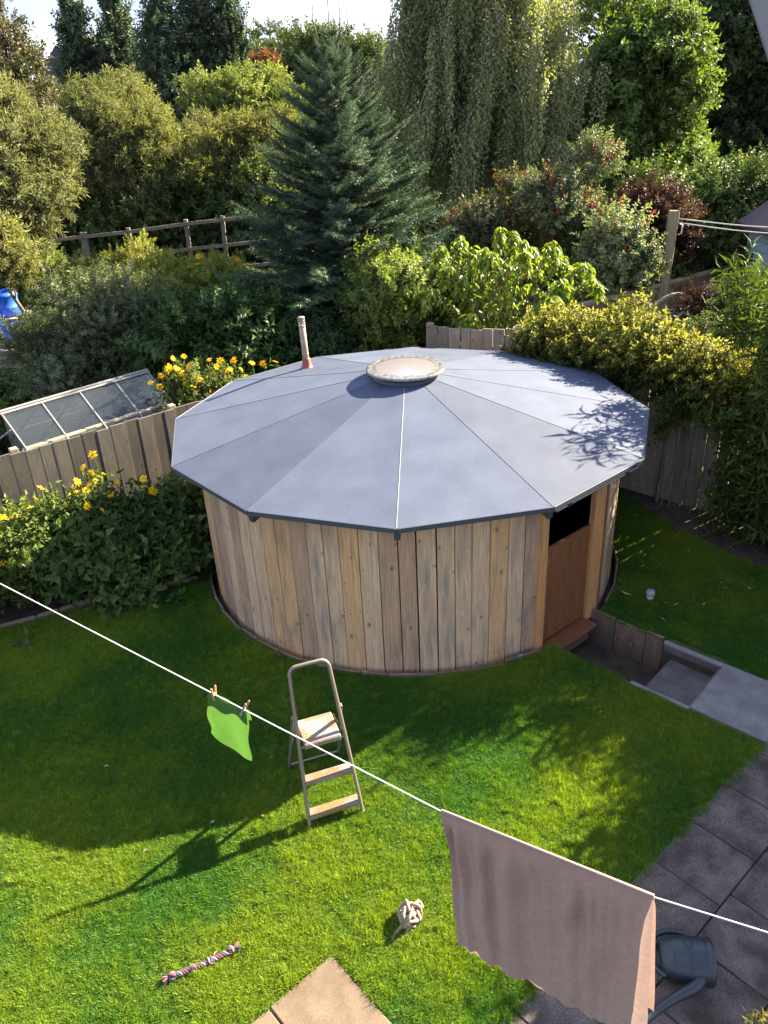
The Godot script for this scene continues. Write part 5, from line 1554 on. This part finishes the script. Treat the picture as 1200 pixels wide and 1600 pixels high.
# ------------------------------------------------------------------ things on the lawn and paving
func lawn_things() -> void:
	ladder()
	tug_rope()
	rope_bundle()
	watering_can()
	var l := thing("solar_light", "small grey solar garden light standing in the shaded grass right of the hut", "garden light", Vector3(2.507, 0, -6.255))
	var st := begin()
	lathe(st, Transform3D(), PackedVector2Array([Vector2(0, 0), Vector2(0.034, 0), Vector2(0.036, 0.06), Vector2(0.036, 0.062)]), 16)
	part("lens", done(st), plain(Color(0.55, 0.55, 0.56), 0.3), l)
	var s2 := begin()
	lathe(s2, Transform3D(), PackedVector2Array([Vector2(0.040, 0.062), Vector2(0.044, 0.068), Vector2(0.044, 0.10), Vector2(0.038, 0.112), Vector2(0, 0.114)]), 16)
	part("cap", done(s2), plain(Color(0.24, 0.24, 0.27), 0.5), l)
	for d in [[-3.42, -6.02, "broad leaved weed in the shaded lawn close to the bed edging"], [-2.15, -6.62, "small weed in the lawn beside the hut end of the bed edging"]]:
		var wd := thing("lawn_weed", d[2], "weed", Vector3(d[0], 0, d[1]))
		var wx: Array[Transform3D] = []
		var wc := PackedColorArray()
		rng.seed = int(-d[0] * 100)
		for i in 5:
			wx.append(aimed(Vector3(rr(-1, 1), 0.5, rr(-1, 1)).normalized(), Vector3(rr(-0.03, 0.03), 0.01, rr(-0.03, 0.03)), rr(0.10, 0.16)))
			wc.append(Color(0.05, 0.10, 0.03).lerp(Color(0.10, 0.16, 0.05), r01()))
		copies("foliage", mats.s_leafpair, mats.leaf, wx, wc, wd)
	# fallen leaves
	rng.seed = 515
	var ls := begin()
	flat(ls)
	ls.set_color(Color.WHITE)
	leaf(ls, Vector3.ZERO, Vector3(0, 0, 1), Vector3.UP, 1.0, 0.4, Color.WHITE, 0.3, 0.1)
	var lm := done(ls)
	var tan := leafy(Color(1, 0.8, 0.4), 0.3, 0.7)
	tan.albedo_color = Color(0.36, 0.22, 0.10).linear_to_srgb()
	for p in [[-1.30, -3.82], [-1.72, -3.62], [-0.93, -3.86], [-1.1, -2.9], [0.62, -3.2], [1.0, -4.6], [-2.2, -4.4], [1.62, -4.7]]:
		tag(part("fallen_leaf", lm, tan, null, Transform3D(Basis.from_euler(Vector3(rr(-0.4, 0.4), rr(0, TAU), rr(-0.4, 0.4))).scaled(Vector3.ONE * rr(0.035, 0.05)), Vector3(p[0], 0.045, p[1]))), "small brown leaf fallen on the lawn between hut and paving", "leaf", "fallen leaves on the lawn")
	var straw := leafy(Color(1, 0.9, 0.5), 0.3, 0.7)
	straw.albedo_color = Color(0.40, 0.33, 0.20).linear_to_srgb()
	var n := 0
	while n < 34:
		var p := Vector2(rr(2.2, 4.2), rr(-8.2, -5.9))
		if not Geometry2D.is_point_in_polygon(p, lawn_poly) and p.x < 3.0: continue
		tag(part("fallen_leaf", lm, straw, null, Transform3D(Basis.from_euler(Vector3(rr(-0.4, 0.4), rr(0, TAU), rr(-0.3, 0.3))) * Basis().scaled(Vector3(0.03, 0.03, rr(0.05, 0.085))), Vector3(p.x, 0.04, p.y))), "pale narrow leaf fallen in the shade below the bamboo", "leaf", "fallen leaves under the bamboo")
		n += 1

func ladder() -> void:
	var o := thing("step_ladder", "small aluminium step ladder with a paint stained platform standing on the lawn", "step ladder", Vector3(-0.43, 0, -3.811), 0.32)
	var paint := mineral_texture(81, Color(0.20, 0.195, 0.20), Color(0.215, 0.135, 0.065), 0.5, 256, 3.5, 2.6)
	var alu := mineral(mineral_texture(82, Color(0.16, 0.152, 0.142), Color(0.195, 0.15, 0.10), 0.3, 128, 3.0, 1.3), 0.4, 0.42, 0.04, false)
	alu.metallic = 0.45
	var step_m := mineral(paint, 0.8, 0.55, 0.15, false)
	step_m.metallic = 0.3
	var rail := func(s: float, t: float) -> Vector3: return Vector3(s * lerpf(0.381, 0.268, t) * 0.5, 1.09 * t, -0.406 * t)
	# front rails and hoop: one bent tube
	var pts := PackedVector3Array()
	for i in 8: pts.append(rail.call(-1.0, i / 8.0 * 0.94))
	var cl: Vector3 = rail.call(-1.0, 0.94)
	var cr: Vector3 = rail.call(1.0, 0.94)
	var upv: Vector3 = (rail.call(1.0, 1.0) - rail.call(1.0, 0.0)).normalized()
	for i in 7:
		var a := PI * 0.5 * i / 6.0
		pts.append(cl + Vector3(0.055 * (1.0 - cos(a)), 0, 0) + upv * 0.06 * sin(a))
	for i in 7:
		var a := PI * 0.5 * (1.0 - i / 6.0)
		pts.append(cr + Vector3(-0.055 * (1.0 - cos(a)), 0, 0) + upv * 0.06 * sin(a))
	for i in 8: pts.append(rail.call(1.0, (7 - i) / 8.0 * 0.94))
	var st := begin()
	tube(st, pts, PackedFloat32Array([0.0135]), 10)
	part("front_rail", done(st), alu, o)
	var hinge_l: Vector3 = rail.call(-1.0, 0.70) + Vector3(-0.018, 0, 0)
	var hinge_r: Vector3 = rail.call(1.0, 0.70) + Vector3(0.018, 0, 0)
	for h in [[hinge_l, -0.192], [hinge_r, 0.192]]:
		var foot := Vector3(h[1], 0.02, -0.60)
		part("rear_leg", boxm(Vector3(h[0].distance_to(foot), 0.030, 0.014), 0.003), alu, o, between(h[0], foot, Vector3(0, 0, 1)))
		part("foot", boxm(Vector3(0.022, 0.035, 0.036), 0.004), mats.black, o, Transform3D(Basis(), foot + Vector3(0, -0.004, 0)))
	for s in [-1.0, 1.0]:
		var f: Vector3 = rail.call(s, 0.0)
		var fs := begin()
		bar(fs, f + Vector3(0, 0.0, 0), f + upv * 0.035, 0.016)
		part("foot", done(fs), plain(Color(0.35, 0.32, 0.28), 0.8), o)
	var xb := begin()
	bar(xb, Vector3(-0.19, 0.05, -0.595), Vector3(0.19, 0.05, -0.595), 0.009)
	part("rear_crossbar", done(xb), alu, o)
	for t in [0.09, 0.298]:
		var l: Vector3 = rail.call(-1.0, t)
		var r: Vector3 = rail.call(1.0, t)
		var tr := begin()
		var mid := (l + r) * 0.5 + Vector3(0, 0.0, -0.028)
		box(tr, Transform3D(Basis(), mid), Vector3(l.distance_to(r) - 0.012, 0.006, 0.075), 0.002)
		box(tr, Transform3D(Basis(), mid + Vector3(0, -0.013, 0.037)), Vector3(l.distance_to(r) - 0.012, 0.030, 0.006), 0.002)
		box(tr, Transform3D(Basis(), mid + Vector3(0, -0.010, -0.037)), Vector3(l.distance_to(r) - 0.012, 0.022, 0.006), 0.002)
		for k in 5: box(tr, Transform3D(Basis(), mid + Vector3(0, 0.0035, -0.026 + k * 0.013)), Vector3(l.distance_to(r) - 0.02, 0.003, 0.004), 0.001)
		part("tread", done(tr), step_m, o)
	var c: Vector3 = rail.call(0.0, 0.535) + Vector3(0, 0, -0.095)
	var pl := begin()
	box(pl, Transform3D(Basis(), c), Vector3(0.255, 0.022, 0.25), 0.006)
	box(pl, Transform3D(Basis(), c + Vector3(0, -0.014, 0.122)), Vector3(0.25, 0.036, 0.012), 0.003)
	for k in 9: box(pl, Transform3D(Basis(), c + Vector3(0, 0.0115, -0.10 + k * 0.025)), Vector3(0.24, 0.003, 0.006), 0.001)
	var p := part("platform", done(pl), step_m, o)
	var pin := begin()
	bar(pin, rail.call(-1.0, 0.51) + Vector3(-0.012, 0, -0.0), rail.call(1.0, 0.51) + Vector3(0.012, 0, 0.0), 0.008)
	part("pivot_bar", done(pin), alu, o)
	for s in [-1.0, 1.0]:
		var a: Vector3 = c + Vector3(s * 0.133, 0, -0.10)
		var b := Vector3(s * 0.172, 0.45, -0.41)
		part("stay", boxm(Vector3(a.distance_to(b), 0.016, 0.005), 0.001), alu, o, between(a, b))

func knot(st: SurfaceTool, at: Vector3, r: float, thick: float, turns: int, s: int) -> void:
	# a lump of rope wound over itself
	var k := RandomNumberGenerator.new()
	k.seed = s
	for i in turns:
		var ax := Vector3(k.randf_range(-1, 1), k.randf_range(-1, 1), k.randf_range(-1, 1)).normalized()
		var x := side_of(ax)
		var z := ax.cross(x)
		var pts := PackedVector3Array()
		for j in 15:
			var a := TAU * j / 14.0
			pts.append(at + (x * cos(a) + z * sin(a)) * r * k.randf_range(0.85, 1.05) + ax * r * 0.25 * sin(a * 2.0))
		tube(st, pts, PackedFloat32Array([thick]), 6, false)

func tug_rope() -> void:
	var o := thing("dog_rope_toy", "purple and white knotted dog rope toy lying on the sunlit lawn", "rope toy", Vector3(-1.18, 0.035, -2.835))
	var a := Vector3(-0.165, 0, 0.072)
	var b := Vector3(0.165, 0, -0.072)
	var tones := [plain(Color(0.085, 0.03, 0.075), 0.95), plain(Color(0.20, 0.165, 0.155), 0.95), plain(Color(0.035, 0.04, 0.085), 0.95), plain(Color(0.16, 0.035, 0.05), 0.95)]
	var d := (b - a).normalized()
	var x := Vector3.UP
	var z := d.cross(x)
	for s in 4:
		var pts := PackedVector3Array()
		for i in 90:
			var t := i / 89.0
			var an := t * 34.0 + TAU * s / 4.0
			pts.append(a.lerp(b, t) + (x * cos(an) + z * sin(an)) * 0.010 + z * sin(t * PI) * 0.012)
		var st := begin()
		tube(st, pts, PackedFloat32Array([0.0085]), 6)
		for k in 4: knot(st, a.lerp(b, [0.03, 0.36, 0.63, 0.97][k]) + z * sin([0.03, 0.36, 0.63, 0.97][k] * PI) * 0.012, 0.020, 0.0075, 1, 900 + s * 7 + k)
		var r := RandomNumberGenerator.new()
		r.seed = 40 + s
		for e in [[a, -d], [b, d]]:       # frayed ends
			for k in 9:
				var w: Vector3 = (e[1] + x * r.randf_range(-0.5, 0.7) + z * r.randf_range(-0.8, 0.8)).normalized()
				tube(st, PackedVector3Array([e[0], e[0] + w * 0.03, e[0] + w * 0.055 + Vector3.DOWN * 0.012]), PackedFloat32Array([0.004, 0.003, 0.002]), 4)
		part("strand", done(st), tones[s], o)

func rope_bundle() -> void:
	var o := thing("rope_bundle", "tangled beige rope bundle lying on the lawn near the stepping stone", "rope", Vector3(0.02, 0.05, -3.05))
	var m := mineral(mineral_texture(85, Color(0.17, 0.125, 0.09), Color(0.28, 0.22, 0.165), 0.6, 128, 3.0), 0.09, 0.95, 0.3, false)
	var st := begin()
	var r := RandomNumberGenerator.new()
	r.seed = 77
	for i in 13:
		var c := Vector3(r.randf_range(-0.03, 0.03), r.randf_range(-0.01, 0.035), r.randf_range(-0.04, 0.03))
		knot(st, c, r.randf_range(0.035, 0.062), 0.011, 1, 500 + i)
	tube(st, curve([Vector3(-0.03, 0.0, 0.05), Vector3(-0.09, -0.03, 0.10), Vector3(-0.085, -0.035, 0.14), Vector3(-0.03, -0.03, 0.11), Vector3(0.0, -0.01, 0.06)], 4), PackedFloat32Array([0.011]), 6)
	tube(st, curve([Vector3(0.03, 0.03, -0.04), Vector3(0.07, 0.02, -0.08), Vector3(0.09, -0.01, -0.06)], 4), PackedFloat32Array([0.012]), 6)
	part("coils", done(st), m, o)

func watering_can() -> void:
	# lies on its side: its base to the right, handle behind, spout in front
	var o := thing("watering_can", "dark blue green plastic watering can lying on its side on the paving", "watering can", Vector3(1.66, 0.024, -2.62), 0.0)
	var m := plain(Color(0.011, 0.019, 0.026), 0.42)
	var axis := Vector3(-0.985, 0.0, -0.17).normalized()    # from base to mouth
	var w := Vector3(-0.17, 0.0, 0.985) * -1.0              # towards the handle side (away from the house)
	var B := Basis(Vector3.UP.cross(axis).normalized() * 1.0, axis, Vector3.UP)
	var mid := Vector3(0, 0.118, 0)
	var body := begin()
	var pr := PackedVector2Array()
	for p in [[0.0, 0.006], [0.105, 0.006], [0.115, 0.0], [0.126, 0.006], [0.128, 0.03], [0.121, 0.036], [0.125, 0.042], [0.124, 0.06], [0.120, 0.2], [0.115, 0.212], [0.117, 0.218], [0.112, 0.226], [0.104, 0.258], [0.085, 0.278], [0.07, 0.284], [0.066, 0.276], [0.066, 0.16], [0.0, 0.15]]: pr.append(Vector2(p[0], p[1]))
	var xf := Transform3D(Basis(w, axis, w.cross(axis)), mid)
	lathe(body, xf, pr, 36, false, 0.92)
	var bd := part("body", done(body), m, o)
	# the moulded Y on the upper flank
	var rib := begin()
	var top := func(s: float, a: float) -> Vector3: return mid + axis * s + w * sin(a) * 0.124 + Vector3.UP * cos(a) * 0.115
	tube(rib, PackedVector3Array([top.call(0.13, -1.35), top.call(0.13, -0.9), top.call(0.13, -0.45), top.call(0.13, -0.05)]), PackedFloat32Array([0.005]), 6)
	tube(rib, PackedVector3Array([top.call(0.13, -0.05), top.call(0.115, 0.12), top.call(0.112, 0.3)]), PackedFloat32Array([0.005]), 6)
	tube(rib, PackedVector3Array([top.call(0.13, -0.05), top.call(0.15, 0.12), top.call(0.155, 0.5)]), PackedFloat32Array([0.005]), 6)
	part("moulded_rib", done(rib), m, bd)
	var P := func(s: float, t: float) -> Vector3: return mid + axis * s + w * t
	var hs := begin()
	tube(hs, curve([P.call(0.055, 0.118), P.call(0.11, 0.150), P.call(0.20, 0.158), P.call(0.28, 0.125), P.call(0.325, 0.055), P.call(0.325, -0.02), P.call(0.295, -0.075), P.call(0.255, -0.105)], 5), PackedFloat32Array([0.015]), 10)
	part("handle", done(hs), m, o)
	var ps := begin()
	bar(ps, P.call(0.27, -0.095), P.call(0.298, -0.135), 0.009, 0.009)
	part("spout_rest", done(ps), m, o)
	var ss := begin()
	var sp := curve([P.call(0.085, -0.10), P.call(0.12, -0.15), P.call(0.20, -0.20), P.call(0.30, -0.27), P.call(0.40, -0.36), P.call(0.45, -0.42)], 5)
	var rad := PackedFloat32Array()
	for i in sp.size(): rad.append(lerpf(0.042, 0.015, pow(float(i) / (sp.size() - 1), 0.7)))
	tube(ss, sp, rad, 12)
	part("spout", done(ss), m, o)
	# a withered yellow shoot that grows from a joint near it
	var wd := thing("withered_shoot", "withered yellow shoot in a paving joint below the watering can", "weed", Vector3(1.80, 0, -2.33))
	var ws := begin()
	tube(ws, curve([Vector3(0.03, 0, 0.06), Vector3(0.02, 0.08, 0.03), Vector3(-0.01, 0.14, 0.0)], 4), PackedFloat32Array([0.006]), 5)
	part("stem", done(ws), plain(Color(0.25, 0.20, 0.05), 0.8), wd)
	var xs: Array[Transform3D] = []
	var cs := PackedColorArray()
	rng.seed = 31
	for i in 9:
		xs.append(aimed((rdir() + Vector3.UP * 0.2).normalized(), Vector3(-0.01, 0.13, 0.0), rr(0.05, 0.09)))
		cs.append(Color(0.30, 0.26, 0.05).lerp(Color(0.42, 0.36, 0.10), r01()))
	copies("foliage", mats.s_leafpair, mats.leaf, xs, cs, wd)

func cloth_sheet(a: Vector3, b: Vector3, h_a: float, h_b: float, bulge: Callable, nu: int, nv: int) -> ArrayMesh:
	var st := begin()
	smooth(st)
	var n := LINE_D.cross(Vector3.UP).normalized()
	if n.z < 0.0: n = -n
	var p := []
	for j in nv + 1:
		var row := []
		for i in nu + 1:
			var u := float(i) / nu
			var v := float(j) / nv
			var off: Vector3 = bulge.call(u, v)
			row.append(a.lerp(b, u) + Vector3.DOWN * lerpf(h_a, h_b, u) * v + LINE_D * off.x + Vector3.UP * off.y + n * off.z)
		p.append(row)
	for j in nv:
		for i in nu:
			var u0 := float(i) / nu; var u1 := float(i + 1) / nu
			var v0 := float(j) / nv; var v1 := float(j + 1) / nv
			quad(st, p[j + 1][i], p[j + 1][i + 1], p[j][i + 1], p[j][i], Vector2(u0, v1), Vector2(u1, v1), Vector2(u1, v0), Vector2(u0, v0))
	return done(st)

func cloth_material(c: Color, back: float, s: int, tile := 0.02) -> StandardMaterial3D:
	var m := StandardMaterial3D.new()
	m.albedo_texture = mineral_texture(s, c * 0.86, c * 1.1, 0.34, 192, 5.0)
	m.uv1_triplanar = true
	m.uv1_scale = Vector3.ONE / 0.16
	m.roughness = 0.95
	m.heightmap_enabled = true
	m.heightmap_texture = m.albedo_texture
	m.heightmap_scale = 0.12
	m.rim_enabled = true
	m.rim = 0.25
	m.rim_tint = 0.6
	m.backlight_enabled = true
	m.backlight = Color(back, back, back).linear_to_srgb()
	m.cull_mode = BaseMaterial3D.CULL_DISABLED
	return m

func washing_line() -> void:
	var A := Vector3(-2.039, 2.221, -3.548)
	var B := Vector3(-0.856, 2.0, -2.865)
	var T1 := Vector3(0.172, 1.81, -2.271)
	var T2 := Vector3(0.903, 1.797, -1.850)
	var E := Vector3(1.222, 1.843, -1.665)
	var start := A + (A - B) * 2.3
	var stop := E + (E - T2) * 5.0
	var pts := PackedVector3Array()
	for q in [[start, A], [A, B], [B, T1], [T1, T2], [T2, E], [E, stop]]:
		for i in 8: pts.append(q[0].lerp(q[1], i / 8.0))
	pts.append(stop)
	var st := begin()
	tube(st, pts, PackedFloat32Array([0.0027]), 8)
	var line := part("washing_line", done(st), plain(Color(0.62, 0.61, 0.64), 0.55))
	tag(line, "pale washing line slanting across the whole lawn", "washing line")
	# the pole outside the picture that holds its far end
	var pole := thing("line_pole", "steel washing line pole left of the flower bed", "pole", Vector3(start.x, 0, start.z))
	var ps := begin()
	bar(ps, Vector3.ZERO, Vector3(0, start.y + 0.06, 0), 0.025)
	part("tube", done(ps), mats.metal, pole)
	# towel: folded over the line, two hanging halves
	var towel := thing("towel", "beige brown bath towel folded over the washing line", "towel", T1)
	var fold := noise(5, 1.0, 2)
	var front := func(u: float, v: float) -> Vector3:
		var z := (0.030 * sin(u * 34.0 + 5.0 * fold.get_noise_2d(u * 2.2, 7.0) + 1.2 * sin(v * 2.0)) + 0.016 * sin(u * 71.0 + 6.0 * fold.get_noise_2d(u * 3.0, 2.0) - 1.5 * v)) * smoothstep(0.0, 0.22, v) * (1.0 - 0.72 * v) * (0.6 + 0.7 * fold.get_noise_2d(u * 5.0, 3.0))
		z += 0.05 * fold.get_noise_2d(u * 3.4 + v * 0.9, v * 1.1) * smoothstep(0.0, 0.4, v) * (1.0 - 0.75 * v)
		z += 0.035 * v * (0.4 + 0.6 * u) + 0.008
		z = lerpf(z, 0.008 + 0.035 * v, smoothstep(0.86, 1.0, u) * 0.8)
		z += 0.012 * sin((u * 0.55 + v) * 9.0) * v * (1.0 - u)
		if v > 0.80 and v < 0.835: z -= 0.0035
		return Vector3(0.085 * v * (1.0 - u) + 0.062 * v * u + 0.004 * sin(v * 17.0) * v, -0.035 * v * sin(u * PI) , z)
	var back := func(u: float, v: float) -> Vector3:
		var z := -0.016 * sin(u * 33.0 + 0.7) * smoothstep(0.0, 0.3, v) - 0.02 - 0.04 * v + 0.03 * fold.get_noise_2d(u * 3.0 + 9.0, v * 1.3)
		z *= smoothstep(0.0, 0.14, v)
		return Vector3(0.085 * v * (1.0 - u) + 0.068 * v * u, -0.03 * v * sin(u * PI), z)
	var m := cloth_material(Color(0.275, 0.195, 0.168), 0.42, 91)
	var O := T1 - T1
	part("front_half", cloth_sheet(O + Vector3(0, 0.005, 0), T2 - T1 + Vector3(0, 0.005, 0), 0.78, 0.78, front, 90, 60), m, towel)
	part("back_half", cloth_sheet(O + Vector3(0, 0.005, 0), T2 - T1 + Vector3(0, 0.005, 0), 0.72, 0.76, back, 60, 30), m, towel)
	var hem := begin()
	tube(hem, PackedVector3Array([O + Vector3(0, 0.004, 0), (T2 - T1) * 0.5 + Vector3(0, 0.004, 0), T2 - T1 + Vector3(0, 0.004, 0)]), PackedFloat32Array([0.008]), 8)
	part("fold_edge", done(hem), m, towel)
	# green cloth
	var C2 := Vector3(-0.662, 1.964, -2.753)
	var green := thing("green_cloth", "bright lime green cleaning cloth pegged to the washing line", "cloth", B)
	var gm := cloth_material(Color(0.05, 0.125, 0.018), 0.9, 93)
	var gf := func(u: float, v: float) -> Vector3:
		return Vector3(-0.035 * v * (1.0 - u) + 0.012 * sin(v * 9.0) * v - 0.012 * u * v, -0.028 * sin(u * PI) * v + 0.022 * pow(1.0 - u, 4.0) * v - 0.014 * pow(u, 6.0) * v, 0.012 * sin(u * 7.0 + 1.0) * v + 0.010 * sin(v * 5.0 + u * 4.0) * v + 0.003)
	part("front_half", cloth_sheet(Vector3.ZERO, C2 - B, 0.285, 0.275, gf, 40, 40), gm, green)
	var gb := func(u: float, v: float) -> Vector3: return Vector3(0.0, 0.012 * sin(u * 12.0) * v, -0.006 - 0.008 * v + 0.004 * sin(u * 11.0))
	part("back_flap", cloth_sheet(Vector3.ZERO, C2 - B, 0.075, 0.06, gb, 30, 6), gm, green)
	# pegs
	for k in 2:
		var at := B.lerp(C2, [0.16, 0.90][k])
		var peg := thing("clothes_peg", ["orange brown wooden peg at the left corner of the green cloth", "grey wooden peg at the right corner of the green cloth"][k], "clothes peg", at)
		var wm := [mats.orange, mats.stake][k] as Material
		var lean := [Vector3(0.02, 1.0, 0.02), Vector3(0.45, 0.8, -0.1)][k].normalized() as Vector3
		for s in [-1.0, 1.0]:
			var n: Vector3 = Vector3(-0.5, 0, 0.866) * s
			var f := between(-lean * 0.032 + n * 0.006, lean * 0.044 + n * 0.014, n)
			part("prong", boxx(Vector3(0.076, 0.007, 0.010), 0.002), wm, peg, f)
		var sp := begin()
		knot(sp, lean * 0.004, 0.009, 0.0015, 3, 12 + k)
		part("spring", done(sp), mats.metal, peg)
	# the open casement at the upper right, right beside the eye
	var wf := thing("open_window", "grey edge of the open casement window in the top right corner", "window", Vector3(0.41, 4.40, -0.80))
	var dir := Vector3(0.0191, -0.0638, 0.0334).normalized()
	var f := between(-dir * 0.30, dir * 0.12, Vector3(0.5, 0.2, 0.8))
	part("frame", boxm(Vector3(0.5, 0.035, 0.090), 0.004), plain(Color(0.16, 0.155, 0.17), 0.5), wf, f)
	var ws := begin()
	lathe(ws, Transform3D(Basis(Vector3.RIGHT, PI * 0.5), Vector3(0.0, 0.03, 0.03)), PackedVector2Array([Vector2(0.0, 0.0), Vector2(0.012, 0.0), Vector2(0.012, 0.012), Vector2(0.0, 0.014)]), 14)
	part("stay_knob", done(ws), mats.black, wf)

# ------------------------------------------------------------------ grass
func grass() -> void:
	rng.seed = 4711
	var kinds := []
	for v in 3:
		var st := begin()
		flat(st)
		for i in 11:
			var a := rr(0, TAU)
			var at := Vector3(cos(a), 0, sin(a)) * rr(0.0, 0.5)
			var lean := (Vector3(rr(-1, 1), 0, rr(-1, 1)) * 0.75 + Vector3.UP).normalized()
			var h := rr(0.7, 1.3)
			var side := lean.cross(rdir()).normalized() * 0.055
			var mid := at + lean * h * 0.55
			var tip := at + lean * h + Vector3(lean.x, -0.25, lean.z) * 0.4
			var k := rr(0.7, 1.25)
			var c := Color(k, k, k * rr(0.7, 1.0)) if r01() > 0.08 else Color(2.1 * k, 1.25 * k, 1.3 * k)
			st.set_color(c)
			tri(st, at - side, at + side, mid + side * 0.8)
			tri(st, at - side, mid + side * 0.8, mid - side * 0.8)
			tri(st, mid - side * 0.8, mid + side * 0.8, tip)
		kinds.append(done(st))
	var patch := noise(71, 0.55, 3)
	var small := noise(72, 2.6, 2)
	var stones := PackedVector2Array()
	for k in [[-0.01, -0.005], [1.4, -0.005], [1.4, 0.62], [-0.01, 0.62]]:
		var p: Vector3 = Vector3(-0.436, 0, -2.856) + Vector3(-0.763, 0, 0.647) * k[0] + Vector3(0.647, 0, 0.763) * k[1]
		stones.append(Vector2(p.x, p.z))
	var path := PackedVector2Array()
	for k in [[0.66, -0.045], [3.5, -0.015], [3.5, 0.715], [1.22, 0.715], [1.22, 0.79], [0.66, 0.79]]:
		var p: Vector3 = PIT + PIT_A * k[0] + PIT_B * k[1]
		path.append(Vector2(p.x, p.z))
	var sets := [[], [], []]
	var tints := [PackedColorArray(), PackedColorArray(), PackedColorArray()]
	var eye := Vector2(0, 0)
	var made := 0
	var tried := 0
	while made < 430000 and tried < 2000000:
		tried += 1
		var z := -1.85 - 6.6 * pow(r01(), 1.15)
		var half := -z * 0.70 + 0.75
		var x := rr(-half, half)
		var p := Vector2(x, z)
		if not Geometry2D.is_point_in_polygon(p, lawn_poly): continue
		if Vector2(x - HUT.x, z - HUT.z).length_squared() < 4.84 or Geometry2D.is_point_in_polygon(p, hole_poly): continue
		if Geometry2D.is_point_in_polygon(p, stones) or Geometry2D.is_point_in_polygon(p, path): continue
		var b := patch.get_noise_2d(x, z)
		var s := small.get_noise_2d(x, z)
		var tiny := small.get_noise_2d(x * 5.0, z * 5.0)
		if r01() < -s * 0.8 - 0.15: continue
		var h := rr(0.024, 0.042) * (1.0 + 0.35 * s + 0.25 * b + 0.5 * maxf(tiny, 0.0))
		if r01() < 0.05: h *= 1.5
		var w := rr(0.030, 0.046)
		var a := rr(0, TAU)
		var k := rng.randi() % 3
		var tilt := Basis(Vector3(rr(-1, 1), 0, rr(-1, 1)).normalized(), rr(0, 0.35)) * Basis(Vector3.UP, a)
		sets[k].append(Transform3D(tilt * Basis().scaled(Vector3(w, h, w)), Vector3(x, -0.002, z)))
		var dry := clampf(0.42 + b * 1.15 + s * 0.35 + tiny * 0.45 + rr(-0.2, 0.2) + (0.22 if z > -3.1 and x < 0.3 else 0.0), 0.0, 1.0)
		tints[k].append(Color(0.062, 0.172, 0.026).lerp(Color(0.205, 0.295, 0.036), dry))
		made += 1
	# tufts in the joints of the paving
	for i in 420:
		var u := rr(-0.2, 3.2)
		var v: float = 0.415 + 0.455 * (rng.randi() % 3) + rr(-0.006, 0.006)
		if i % 3 == 0:
			u = [0.54, 0.085, 0.995, 1.45, 1.905][rng.randi() % 5] + rr(-0.006, 0.006)
			v = rr(0.0, 0.415)
		if small.get_noise_2d(u * 2.0, v * 2.0) < 0.0: continue
		var w := rr(0.012, 0.026)
		sets[i % 3].append(Transform3D(Basis(Vector3.UP, rr(0, TAU)) * Basis().scaled(Vector3(w, rr(0.008, 0.022), w)), Vector3(2.727, 0.002, -4.286) + Vector3(-0.763, 0, 0.647) * u + Vector3(0.647, 0, 0.763) * v))
		tints[i % 3].append(Color(0.05, 0.11, 0.02).lerp(Color(0.14, 0.16, 0.03), r01()))
	var o := Node3D.new()
	o.name = "grass"
	add_child(o)
	o.set_meta("kind", "stuff")
	o.set_meta("label", "short mown green grass covering the lawn")
	o.set_meta("category", "grass")
	for k in 3:
		var xs: Array[Transform3D] = []
		xs.assign(sets[k])
		copies("grass_blades", kinds[k], mats.grass, xs, tints[k], o)
